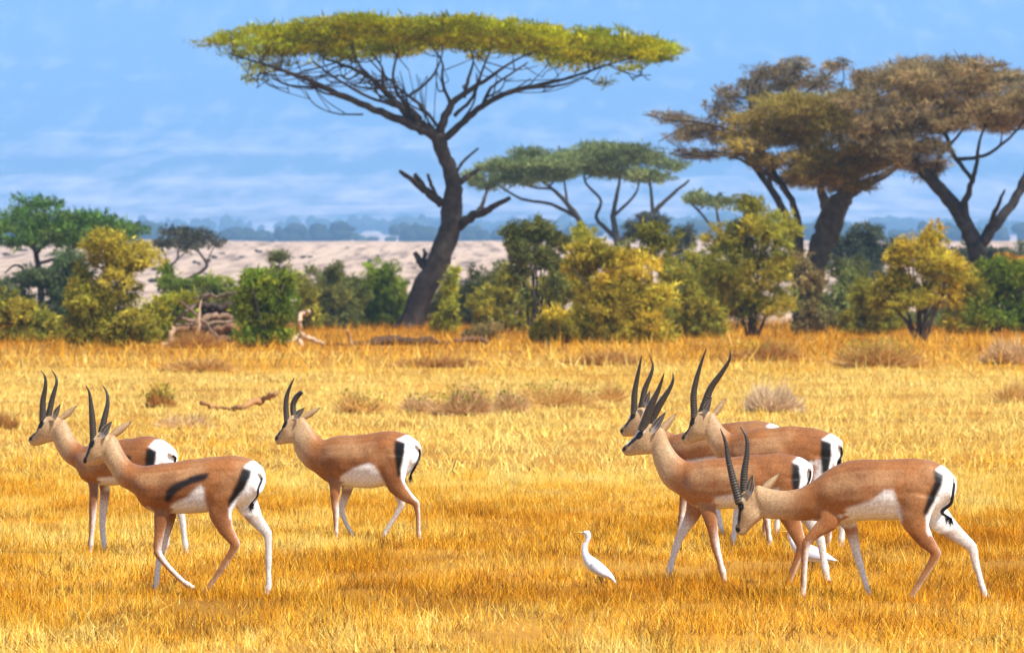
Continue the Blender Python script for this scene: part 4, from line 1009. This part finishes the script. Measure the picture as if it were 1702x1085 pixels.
    br = C_BROWN * g.get('tone', 1.0)
    c = np.tile(br, (len(v), 1))
    body = np.isin(pid, (0, 5, 6, 3, 4))
    # darker redder back, paler saddle band along the flank
    tz = v[:, 2]
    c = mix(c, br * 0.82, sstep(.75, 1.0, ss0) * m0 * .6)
    c = mix(c, C_TAN, np.exp(-((ss0 - .70) / .10) ** 2) * m0 * sstep(.3, .42, tt0) * sstep(.92, .7, tt0) * .55)
    c = mix(c, C_DARK, np.exp(-((ss0 - .45) / .1) ** 2) * m0 * sstep(.3, .45, tt0) * sstep(.95, .8, tt0) * .45)
    blot = fbm(v[:, 0] * 5.5 + idx * 3.1, v[:, 2] * 6, 55, 4)
    c = mix(c, C_DARK, sstep(.5, .7, blot) * body * .5); c = mix(c, C_TAN, sstep(.48, .3, blot) * body * .22)
    # darker brown coat along the ridge of the back
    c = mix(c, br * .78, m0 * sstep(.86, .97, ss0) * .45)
    # neck fades to tan, throat paler
    m1 = (pid == 1) * sstep(.28, .62, tt + nz / px * 3)
    c = mix(c, C_TAN * .97 + .03 * C_WHITE, m1); c = mix(c, C_PALE, m1 * sstep(.35, .0, ss) * .7)
    c = mix(c, br * .9, (pid == 1) * sstep(.8, 1, ss) * .25)
    # belly
    belly = poly_sd(cu, cv + nz, g['belly']) if 'belly' in g else (ss - (.33 + .06 * np.sin(tt * 9))) * .3 * px
    down = (np.isin(pid, (0, 3, 4, 5, 6))) & (v[:, 2] > .36)
    bellym = sstep(.012 * px, -.012 * px, belly + nz) * down * np.where(np.isin(pid, (3, 4)), sstep(.45, .0, side), 1.0); c = mix(c, C_WHITE * .96, bellym)
    c = mix(c, C_WHITE * .9, ((pid == 0) & (nr[:, 2] < -.75)) * sstep(-.7, -.9, nr[:, 2]))
    # legs
    fl = np.isin(pid, (3, 4)); hl = np.isin(pid, (5, 6))
    legc = mix(np.tile(br, (len(v), 1)), C_TAN, sstep(.35, .95, tt))
    inner = sstep(.15, -.25, side + .25 * nr[:, 0]); LW = C_WHITE * np.array([.86, .84, .82])
    legc = mix(legc, LW, inner); legc = mix(legc, C_WHITE, sstep(.05, -.35, nr[:, 0]) * fl * sstep(.2, .34, tt) * .9)
    back = sstep(.35, -.15, nr[:, 0] + .75)      # rear edge
    legc = mix(legc, C_WHITE, back * hl * sstep(.3, .5, tt) * .85)
    legc = mix(legc, C_PALE, sstep(.55, .95, tt) * .25)
    low = np.where(fl, sstep(.16, .42, tt), sstep(.20, .42, tt))
    legm = (fl | hl) * np.maximum(low, inner * sstep(.12, .25, tt))
    legm = legm * (1 - bellym * (tt < .3))
    c = c * (1 - legm[:, None]) + legc * legm[:, None]
    c = mix(c, np.array([.05, .04, .03]), (fl | hl) * sstep(.93, .955, tt))
    # rump
    rump = body & (v[:, 2] > .30 * 1.0) & (~fl)
    w = sstep(.006 * px, -.006 * px, poly_sd(cu, cv, g['white']) + nz * .4); c = mix(c, np.array([.88, .87, .86]), w * rump)
    b = sstep(.016 * px, -.006 * px, poly_sd(cu, cv, g['black']) + nz * .6) * (1 - w); c = mix(c, C_BLACK, b * rump)
    if 'stripe' in g:
        b = sstep(.012 * px, -.002 * px, poly_sd(cu, cv, g['stripe']) + nz * .6); c = mix(c, C_BLACK * 2, b * np.isin(pid, (0, 3, 5)))
    # face
    hd = pid == 2; ex, ey = g['eye']; nx_, ny_ = g['nose']
    hx, hy = nx_ - ex, ny_ - ey; hl_ = math.hypot(hx, hy); hx /= hl_; hy /= hl_
    ox, oy = (hy, -hx) if (hy * -1) < 0 else (-hy, hx)
    # o points towards the forehead side of the face
    fx, fy = g['head'][1][0] - g['head'][1][2], g['head'][1][1] - g['head'][1][3]
    if ox * fx + oy * fy < 0: ox, oy = -ox, -oy
    al = ((cu - ex) * hx + (cv - ey) * hy) / px; acr = ((cu - ex) * ox + (cv - ey) * oy) / px
    c = np.where(hd[:, None], C_TAN * .93, c)
    jaw = sstep(.45, .05, ss); c = mix(c, C_PALE * 1.02, hd * jaw * .7)
    c = mix(c, br * .85, hd * sstep(.80, .95, ss) * sstep(.02, .05, al) * .8)
    dark = seg_d(cu, cv, [(ex, ey), (ex + .5 * hx * hl_, ey + .5 * hy * hl_), (ex + .85 * hx * hl_, ey + .85 * hy * hl_)]) / px
    c = mix(c, C_BLACK * 3, hd * sstep(.013, .006, dark + nz / px * .3) * sstep(.17, .08, al))
    wh = seg_d(cu, cv, [(ex + ox * .024 * px - hx * .03 * px, ey + oy * .024 * px - hy * .03 * px), (ex + .75 * hx * hl_ + ox * .016 * px, ey + .75 * hy * hl_ + oy * .016 * px)]) / px
    c = mix(c, C_WHITE, hd * sstep(.012, .006, wh))
    bl = np.sqrt((al / 1.7) ** 2 + (acr + .15 * al) ** 2); c = mix(c, C_WHITE * .9, hd * sstep(.036, .027, bl) * sstep(-.004, .008, acr - al * .3) * .8)
    c = mix(c, C_BLACK, hd * sstep(.022, .016, bl))
    nd = np.hypot(cu - nx_, cv - ny_) / px; c = mix(c, C_BLACK * 2.5, hd * sstep(.022, .012, nd))
    c = np.where(hd[:, None], c, smooth_cols(me, c, 2))
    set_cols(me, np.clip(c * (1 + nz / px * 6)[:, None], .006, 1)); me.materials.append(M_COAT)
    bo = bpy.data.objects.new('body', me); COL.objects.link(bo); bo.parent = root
    # horns, ears, eyes, tail
    make_horn(fr, root, g['horn1'], .028, g.get('hs', .06), False); make_horn(fr, root, g['horn2'], -.028, -g.get('hs', .06), g.get('broken', False))
    make_ear(fr, root, *g['ear1'], .048, .085, .033, C_TAN * .8, True); make_ear(fr, root, *g['ear2'], -.045, -.12, .027, C_TAN * .8, False)
    for s_ in (1, -1): make_eye(fr, root, g['eye'], s_ * .047)
    P = []                                       # the tail hangs against the rump
    core = np.isin(pid, (0, 5, 6)) & (v[:, 0] < np.percentile(v[:, 0], 40)) & (v[:, 2] > .33)
    for a in g['tail']:
        L = 0.0
        for it in range(4):
            p = fr.loc(a[0], a[1], L); near = core & (abs(v[:, 1] - L) < .022) & (abs(v[:, 2] - p[2]) < .025)
            xs = v[near, 0].min() if near.any() else p[0]
            L = float(np.clip(L + .7 * ((p[0] - xs) / math.tan(fr.th)), -.045, .045))
        P.append([xs - .006, L, fr.loc(a[0], a[1], L)[2], a[2] / fr.px / 2 * .75])
    P = np.array(P)
    q = catmull(P, 6); vv, ff = tube(q[:, :3], q[:, 3], 8); nn = len(q)
    tcol = np.where((np.arange(nn) / nn < g.get('tailw', .15))[:, None], C_WHITE, C_BLACK * 1.5); tcol = np.vstack([np.repeat(tcol, 8, 0), tcol[:1], tcol[-1:]])
    tmb = MB(); tmb.add(vv, ff, tcol); rng = np.random.default_rng(idx)
    e = q[-4:, :3]; m = 160                       # hair tuft
    st = e[rng.integers(0, len(e), m)]; dr = np.array([0, 0, -1.0]) + rng.normal(0, .25, (m, 3)); sd_ = rng.normal(0, .0016, (m, 3))
    tp = st + dr * rng.uniform(.02, .06, m)[:, None]; tmb.add(np.stack([st - sd_, st + sd_, tp], 1).reshape(-1, 3), np.arange(3 * m).reshape(-1, 3), C_BLACK * 1.5)
    tmb.build('tail', M_COAT, root, True)
    return root

C1 = (20, 590, 2.5826); C2 = (430, 600, 3.39); C3 = (940, 560, 2.4104); C4 = (1180, 680, 3.1918)
G = []
G.append(dict(label='gazelle with a black flank stripe, front of the pair at the left, one foreleg lifted', crop=C1, u0=340, v0=991, yaw=19, lift=('FL',),
    torso=[(1058, 480, 1050, 590), (1022, 450, 1005, 635), (960, 429, 930, 660), (880, 432, 850, 672), (780, 446, 770, 680), (690, 459, 690, 680), (620, 468, 612, 676), (565, 474, 565, 650), (535, 470, 540, 615)],
    neck=[(505, 460, 505, 585), (470, 420, 450, 550), (443, 368, 400, 482), (425, 340, 380, 455)],
    head=[(405, 328, 392, 457), (352, 335, 368, 462), (328, 362, 345, 469), (312, 408, 322, 473), (297, 438, 308, 473), (292, 455, 300, 470)],
    FL=[(640, 590, 125), (642, 680, 74), (632, 760, 46), (625, 845, 38), (668, 905, 27), (735, 970, 25), (785, 1003, 29)],
    FR=[(650, 600, 110), (667, 690, 68), (647, 780, 44), (627, 860, 36), (616, 930, 27), (610, 990, 26), (590, 1030, 31)],
    HL=[(945, 535, 185), (905, 610, 150), (900, 680, 98), (925, 740, 66), (965, 798, 46), (930, 855, 31), (880, 928, 27), (840, 980, 27), (822, 1003, 30)],
    HR=[(985, 555, 165), (1005, 635, 105), (1045, 700, 68), (1098, 768, 44), (1103, 830, 31), (1102, 930, 27), (1103, 985, 29), (1092, 1028, 31)],
    belly=[(678, 690), (684, 645), (712, 628), (760, 606), (796, 570), (815, 556), (829, 566), (830, 600), (840, 640), (850, 700)],
    white=[(1000, 480), (1025, 455), (1060, 445), (1150, 470), (1150, 640), (1050, 680), (940, 700), (935, 655), (965, 615), (1000, 575), (1030, 520), (1036, 490)],
    black=[(998, 482), (1037, 488), (1032, 525), (1002, 580), (965, 618), (938, 650), (935, 620), (960, 570), (985, 520)],
    stripe=[(662, 622), (668, 580), (700, 552), (770, 521), (850, 505), (840, 527), (770, 552), (712, 580), (692, 605), (680, 625)],
    eye=(331, 380), nose=(299, 457), horn1=[(338, 348, 34), (334, 275, 30), (328, 205, 20), (321, 160, 11), (307, 130, 3)], horn2=[(372, 325, 33), (388, 255, 27), (398, 205, 19), (393, 160, 11), (372, 128, 3)],
    ear1=((378, 348), (420, 283)), ear2=((430, 335), (503, 282)), tail=[(1062, 505, 16), (1072, 530, 14), (1055, 570, 12), (1015, 600, 12), (1008, 620, 9), (1022, 638, 5)]))
G.append(dict(label='gazelle at the far left standing behind the striped one', crop=C1, u0=200, v0=923, yaw=30, tone=.95,
    torso=[(682, 405, 672, 490), (650, 372, 640, 520), (600, 351, 590, 535), (530, 352, 520, 548), (450, 365, 450, 560), (390, 378, 390, 562), (345, 385, 348, 560), (318, 388, 315, 540), (302, 386, 300, 520)],
    neck=[(285, 382, 275, 490), (255, 355, 215, 445), (228, 300, 178, 392), (212, 270, 163, 367)],
    head=[(195, 258, 165, 369), (140, 262, 140, 374), (113, 277, 118, 380), (95, 322, 97, 386), (67, 345, 75, 388), (55, 358, 62, 378)],
    FL=[(330, 480, 105), (352, 565, 52), (348, 640, 38), (345, 715, 31), (338, 790, 24), (333, 856, 26)],
    FR=[(370, 490, 90), (392, 575, 50), (384, 660, 38), (379, 730, 31), (385, 790, 24), (392, 850, 26)],
    HL=[(600, 450, 140), (605, 535, 115), (640, 610, 70), (686, 690, 38), (680, 760, 27), (665, 852, 26)],
    HR=[(625, 460, 130), (665, 560, 90), (712, 640, 50), (735, 700, 36), (745, 780, 26), (757, 860, 26)],
    white=[(595, 390), (625, 360), (760, 370), (760, 540), (620, 530), (625, 460), (632, 410)], black=[(590, 400), (632, 398), (628, 440), (622, 465), (615, 530), (582, 530), (586, 440)],
    belly=[(350, 580), (370, 525), (440, 520), (520, 500), (560, 470), (580, 600)], stripe=[(440, 470), (480, 425), (520, 432), (510, 455), (470, 470)],
    eye=(110, 300), nose=(61, 362), horn1=[(117, 265, 33), (118, 200, 28), (130, 135, 19), (128, 92, 10), (111, 66, 3)], horn2=[(142, 252, 30), (158, 182, 24), (175, 122, 15), (171, 92, 9), (152, 64, 3)],
    ear1=((172, 268), (197, 210)), ear2=((205, 265), (267, 216)), tail=[(672, 418, 16), (690, 428, 14), (705, 440, 14), (712, 452, 12), (712, 480, 8)], tailw=.25))
G.append(dict(label='lone gazelle in the middle with one horn broken short', crop=C2, u0=580, v0=897, yaw=24,
    torso=[(880, 455, 868, 570), (845, 422, 830, 640), (795, 401, 780, 680), (720, 392, 710, 703), (640, 402, 640, 716), (560, 415, 560, 713), (480, 418, 480, 703), (420, 426, 412, 692), (375, 442, 368, 668)],
    neck=[(338, 432, 315, 625), (302, 385, 248, 578), (267, 340, 207, 518), (238, 308, 190, 468)],
    head=[(225, 298, 190, 464), (168, 308, 167, 464), (143, 335, 143, 468), (126, 378, 120, 471), (99, 408, 101, 471), (85, 430, 90, 456)],
    FL=[(410, 600, 130), (432, 690, 76), (430, 780, 50), (437, 865, 39), (436, 940, 29), (436, 1003, 34)],
    FR=[(440, 610, 110), (502, 710, 76), (478, 790, 48), (464, 850, 37), (490, 930, 28), (520, 985, 26), (540, 1015, 30)],
    HL=[(770, 535, 215), (765, 630, 160), (785, 700, 106), (838, 752, 70), (892, 792, 44), (901, 855, 31), (903, 930, 28), (908, 985, 32)],
    HR=[(775, 560, 160), (782, 680, 105), (790, 750, 64), (806, 812, 45), (770, 880, 31), (720, 960, 28), (697, 1005, 32)],
    belly=[(440, 720), (460, 650), (520, 610), (580, 585), (625, 570), (660, 590), (690, 640), (720, 690), (700, 740)],
    white=[(783, 438), (830, 415), (960, 410), (990, 600), (940, 800), (880, 770), (842, 715), (810, 660), (804, 610), (820, 540), (831, 460)], black=[(776, 450), (832, 452), (824, 540), (806, 635), (790, 640), (776, 560), (770, 500)],
    eye=(140, 357), nose=(92, 437), horn1=[(152, 318, 36), (148, 260, 34), (153, 200, 28), (172, 145, 18), (197, 92, 4)], horn2=[(190, 305, 36), (187, 250, 35), (205, 205, 35), (238, 172, 27)], broken=True,
    ear1=((207, 318), (252, 262)), ear2=((258, 312), (345, 260)), tail=[(885, 470, 18), (905, 500, 16), (906, 540, 16), (885, 585, 20), (865, 620, 20), (850, 650, 12)], hs=.045))
G.append(dict(label='rearmost gazelle of the right-hand group, mostly hidden behind the others', voxel=.0115, crop=C3, u0=1200, v0=894, yaw=26, tone=.92,
    torso=[(840, 365, 830, 450), (812, 348, 800, 490), (750, 335, 745, 510), (670, 340, 670, 525), (590, 353, 590, 535), (530, 366, 530, 545), (490, 378, 490, 545), (460, 384, 455, 535), (445, 388, 435, 515)],
    neck=[(428, 388, 410, 490), (390, 358, 355, 445), (350, 310, 325, 408), (328, 285, 310, 396)],
    head=[(318, 278, 305, 396), (287, 288, 287, 396), (269, 305, 268, 398), (253, 340, 250, 401), (231, 362, 235, 399), (223, 375, 228, 390)],
    FL=[(480, 480, 85), (478, 560, 52), (472, 650, 34), (466, 715, 28), (455, 770, 21), (450, 800, 23)], FR=[(510, 490, 80), (570, 600, 46), (605, 690, 32), (618, 745, 27), (630, 790, 21), (638, 806, 23)],
    HL=[(770, 440, 120), (760, 530, 90), (775, 600, 56), (800, 660, 32), (795, 730, 22), (790, 802, 22)], HR=[(780, 450, 110), (800, 540, 80), (830, 600, 50), (850, 660, 30), (846, 730, 22), (842, 800, 22)],
    white=[(800, 355), (825, 340), (900, 345), (900, 490), (800, 490), (822, 400)], black=[(795, 362), (822, 372), (822, 420), (800, 470), (780, 420)],
    eye=(273, 318), nose=(228, 378), horn1=[(278, 295, 30), (280, 225, 26), (295, 140, 16), (308, 74, 3)], horn2=[(308, 280, 30), (322, 210, 25), (348, 145, 16), (353, 108, 9), (340, 68, 3)],
    ear1=((325, 272), (338, 216)), ear2=((350, 280), (390, 235)), tail=[(835, 385, 14), (850, 410, 12), (852, 450, 10), (848, 480, 6)]))
G.append(dict(label='gazelle with the longest wide-set horns in the right-hand group', crop=C3, u0=1290, v0=912, yaw=21,
    torso=[(1085, 415, 1070, 520), (1050, 385, 1035, 560), (985, 362, 975, 585), (900, 358, 900, 592), (830, 361, 830, 594), (770, 367, 775, 596), (730, 375, 735, 590), (700, 384, 700, 575), (685, 388, 678, 560)],
    neck=[(668, 390, 648, 535), (640, 365, 608, 478), (610, 325, 582, 442), (592, 298, 566, 414)],
    head=[(580, 296, 562, 414), (536, 302, 541, 417), (513, 320, 521, 424), (499, 360, 506, 429), (477, 385, 486, 430), (468, 402, 476, 422)],
    FL=[(730, 520, 95), (745, 600, 58), (780, 670, 38), (803, 730, 31), (812, 790, 23), (818, 845, 25)], FR=[(735, 520, 90), (718, 600, 54), (698, 670, 36), (688, 735, 30), (680, 790, 23), (674, 840, 25)],
    HL=[(1000, 480, 150), (990, 580, 115), (1005, 650, 70), (1050, 720, 38), (1048, 790, 26), (1040, 858, 25)], HR=[(1010, 490, 140), (1030, 590, 95), (1065, 660, 56), (1105, 720, 36), (1104, 790, 25), (1100, 856, 25)],
    white=[(1020, 408), (1055, 385), (1160, 390), (1160, 560), (1045, 545), (1057, 470), (1057, 422)], black=[(1018, 415), (1058, 416), (1058, 465), (1045, 540), (1020, 540), (1016, 470)],
    eye=(510, 342), nose=(475, 404), horn1=[(519, 310, 32), (517, 225, 28), (538, 132, 18), (567, 44, 3)], horn2=[(553, 295, 36), (585, 207, 30), (630, 142, 22), (661, 90, 12), (663, 50, 3)],
    ear1=((562, 302), (585, 240)), ear2=((605, 303), (649, 243)), tail=[(1085, 430, 16), (1098, 450, 12), (1100, 475, 12), (1085, 495, 10)], hs=.05))
G.append(dict(label='gazelle with head raised, nearest the upright egret', crop=C3, u0=1240, v0=970, yaw=20,
    torso=[(962, 510, 950, 600), (922, 480, 905, 650), (860, 465, 850, 678), (790, 467, 790, 688), (720, 473, 720, 689), (650, 480, 650, 688), (585, 486, 585, 692), (535, 492, 530, 683), (510, 495, 497, 665)],
    neck=[(488, 496, 468, 643), (450, 468, 405, 592), (415, 412, 366, 527), (388, 360, 348, 470)],
    head=[(375, 350, 346, 469), (327, 350, 327, 470), (300, 368, 301, 471), (273, 405, 276, 475), (242, 431, 249, 477), (229, 448, 235, 466)],
    FL=[(545, 600, 120), (573, 690, 70), (588, 760, 45), (602, 835, 35), (620, 900, 27), (640, 968, 30)], FR=[(530, 610, 105), (517, 698, 66), (482, 760, 42), (456, 805, 35), (431, 880, 27), (411, 955, 32)],
    HL=[(875, 575, 165), (880, 680, 112), (905, 750, 70), (938, 838, 43), (918, 900, 31), (893, 965, 28), (885, 985, 30)], HR=[(890, 590, 150), (945, 685, 92), (983, 748, 56), (1018, 815, 40), (1030, 890, 29), (1048, 992, 30)],
    belly=[(560, 710), (600, 640), (680, 625), (800, 610), (850, 600), (860, 720)],
    white=[(905, 498), (928, 478), (1030, 480), (1040, 640), (925, 640), (934, 570), (931, 510)], black=[(903, 508), (932, 510), (935, 560), (926, 615), (905, 618), (901, 560)],
    eye=(299, 395), nose=(236, 450), horn1=[(316, 355, 40), (342, 282, 34), (375, 210, 20), (398, 144, 4)], horn2=[(340, 345, 38), (380, 272, 32), (418, 212, 20), (434, 175, 12), (434, 141, 3)],
    ear1=((352, 378), (400, 300)), ear2=((395, 368), (450, 304)), tail=[(960, 522, 16), (972, 545, 14), (968, 575, 12), (955, 595, 8)], hs=.045))
G.append(dict(label='gazelle at the right front walking with its head lowered', crop=C4, u0=1470, v0=999, yaw=16,
    torso=[(1270, 360, 1258, 470), (1220, 303, 1200, 540), (1150, 269, 1130, 582), (1060, 258, 1040, 587), (950, 260, 940, 590), (840, 264, 840, 590), (740, 272, 750, 600), (665, 298, 672, 606), (605, 337, 600, 600)],
    neck=[(560, 375, 555, 592), (475, 424, 465, 590), (385, 432, 370, 584), (300, 416, 315, 580), (255, 400, 285, 576)],
    head=[(228, 402, 290, 577), (165, 452, 270, 592), (150, 492, 250, 607), (160, 542, 225, 630), (150, 592, 206, 652), (144, 632, 188, 669), (152, 656, 174, 668)],
    FL=[(650, 520, 190), (622, 605, 110), (562, 655, 64), (513, 708, 50), (503, 790, 39), (500, 900, 35), (495, 970, 37), (488, 1005, 42)],
    FR=[(700, 530, 150), (752, 620, 80), (772, 700, 58), (788, 770, 47), (815, 860, 36), (840, 950, 32), (855, 1000, 40)],
    HL=[(1095, 455, 270), (1075, 560, 192), (1100, 640, 116), (1145, 710, 80), (1187, 765, 58), (1155, 830, 43), (1105, 915, 37), (1065, 980, 37), (1048, 1012, 42)],
    HR=[(1140, 480, 220), (1205, 580, 145), (1290, 650, 92), (1387, 735, 58), (1406, 820, 42), (1430, 910, 36), (1452, 985, 38), (1462, 1015, 42)],
    belly=[(660, 630), (680, 560), (730, 520), (850, 480), (920, 425), (960, 425), (985, 480), (1005, 560), (1010, 620)],
    white=[(1185, 318), (1228, 290), (1380, 310), (1380, 580), (1200, 660), (1145, 660), (1135, 560), (1175, 490), (1215, 400), (1231, 345)], black=[(1178, 325), (1231, 338), (1217, 405), (1172, 500), (1135, 560), (1122, 535), (1150, 450), (1180, 380)],
    eye=(170, 517), nose=(155, 645), horn1=[(158, 472, 52), (132, 380, 44), (105, 265, 32), (90, 175, 20), (62, 100, 4)], horn2=[(188, 445, 48), (192, 335, 42), (207, 230, 30), (203, 150, 18), (169, 90, 4)],
    ear1=((215, 445), (228, 348)), ear2=((298, 425), (383, 337)), tail=[(1268, 360, 14), (1280, 400, 16), (1262, 455, 22), (1228, 500, 24), (1215, 545, 26), (1245, 580, 12)], hs=.045))
HOOVES = []
for i, g in enumerate(G): gazelle(g, i)
def hoof_tufts():
    rng = np.random.default_rng(91); V = []; Cc = []
    for p in HOOVES:
        m = 150; a = rng.uniform(0, 2 * math.pi, m); r = rng.uniform(.01, .14, m)
        b = np.stack([p[0] + np.cos(a) * r, p[1] + np.sin(a) * r, np.full(m, -.01)], 1)
        h = rng.uniform(.05, .13, m); az = rng.uniform(0, 2 * math.pi, m); ln = abs(rng.normal(0, .6, m))
        t = b + np.stack([np.cos(az) * np.sin(ln) * h, np.sin(az) * np.sin(ln) * h, np.cos(ln) * h], 1)
        sd_ = rng.normal(0, .003, (m, 3)); V.append(np.stack([b - sd_, b + sd_, t], 1).reshape(-1, 3))
        k = rng.integers(1, 4, m); Cc.append(np.repeat(np.array(GP)[k] * rng.uniform(.5, 1.2, m)[:, None], 3, 0))
    v = np.vstack(V); mb = MB(); mb.add(v, np.arange(len(v)).reshape(-1, 3), np.vstack(Cc))
    tag(mb.build('dry_grass', M_GRASS), 'dry grass tufts standing round the hooves', 'grass', kind='stuff')
hoof_tufts()

# ------------------------------------------------------------------ egrets
def egret(label, crop, u0, v0, yaw, body, neck, bill, eye, legs):
    fr = Frame(crop, u0, v0, yaw); root = empty('egret', fr.base); root.rotation_euler = (0, 0, fr.rot())
    tag(root, label, 'egret', 'white egrets in the grass')
    b = loft(sections(fr, body, [.004, .022, .046, .055, .05, .04, .028]), 18); n = loft(sections(fr, neck, [.03, .022, .019, .018, .018, .02, .021, .012]), 14)
    me, v, nr = remeshed([(b[0], b[1]), (n[0], n[1])], .0052)
    c = np.tile(np.array([.63, .62, .63]), (len(v), 1)); set_cols(me, c); me.materials.append(M_FEATHER)
    o = bpy.data.objects.new('body', me); COL.objects.link(o); o.parent = root
    # folded wing: a thin shell lying on each flank
    for s_ in (1, -1):
        W = sections(fr, [(0.72 * r[0] + .28 * r[2], .72 * r[1] + .28 * r[3], .22 * r[0] + .78 * r[2], .22 * r[1] + .78 * r[3]) for r in body[:5]], [.008, .012, .014, .014, .006])
        W[:, 5] = s_ * np.array([.006, .024, .047, .054, .050]); wv, wf, _, _ = loft(W, 14)
        part(root, 'wing', wv, wf, np.array([.45, .45, .48]), M_FEATHER)
    B0, B1 = fr.loc(*bill[0]), fr.loc(*bill[1]); q = np.linspace(0, 1, 6)[:, None] * (B1 - B0) + B0
    vv, ff = tube(q, np.linspace(.0085, .0015, 6), 8); part(root, 'bill', vv, ff, np.array([.62, .36, .04]), M_HORN)
    for s_ in (1, -1): make_eye(fr, root, eye, s_ * .017, .004)
    for k, (a, kn, ft) in enumerate(legs):
        L = .02 if k == 0 else -.02; P = [fr.loc(*a, L), fr.loc(*kn, L), fr.loc(*ft, L)]; P[2][2] = .006
        toe = [P[2] + np.array([.05, .0, -.002])]
        vv, ff = tube(np.array(P + toe), np.array([.006, .0045, .004, .002]), 7); part(root, 'leg', vv, ff, np.array([.16, .12, .03]), M_HORN)
    return root
CE = (940, 870, 9.436)
egret('white egret standing upright alone in the grass', CE, 992, 977, 15,
      [(800, 935, 790, 925), (745, 810, 690, 865), (650, 700, 590, 850), (560, 615, 480, 800), (470, 545, 390, 740), (390, 490, 320, 665), (355, 450, 275, 560)],
      [(400, 520, 300, 640), (355, 440, 262, 500), (345, 380, 248, 410), (362, 310, 262, 330), (392, 240, 305, 265), (397, 180, 300, 190), (365, 105, 275, 160), (265, 125, 250, 152)],
      ((262, 142), (108, 132)), (278, 138), [((560, 830), (600, 920), (590, 1000)), ((520, 820), (560, 910), (560, 1000))])
egret('white egret half hidden behind the legs of the gazelles', C4, 1345, 957, 15,
      [(672, 800, 668, 806), (625, 765, 600, 812), (575, 735, 550, 812), (530, 715, 505, 805), (490, 700, 470, 780), (462, 690, 440, 745), (446, 675, 424, 705)],
      [(470, 690, 448, 750), (450, 668, 425, 705), (440, 655, 415, 680), (440, 645, 416, 662), (440, 640, 418, 655), (438, 636, 416, 656), (430, 636, 412, 655), (412, 642, 408, 652)],
      ((414, 648), (372, 650)), (419, 645), [((545, 800), (540, 840), (530, 885)), ((525, 800), (515, 840), (505, 885))])
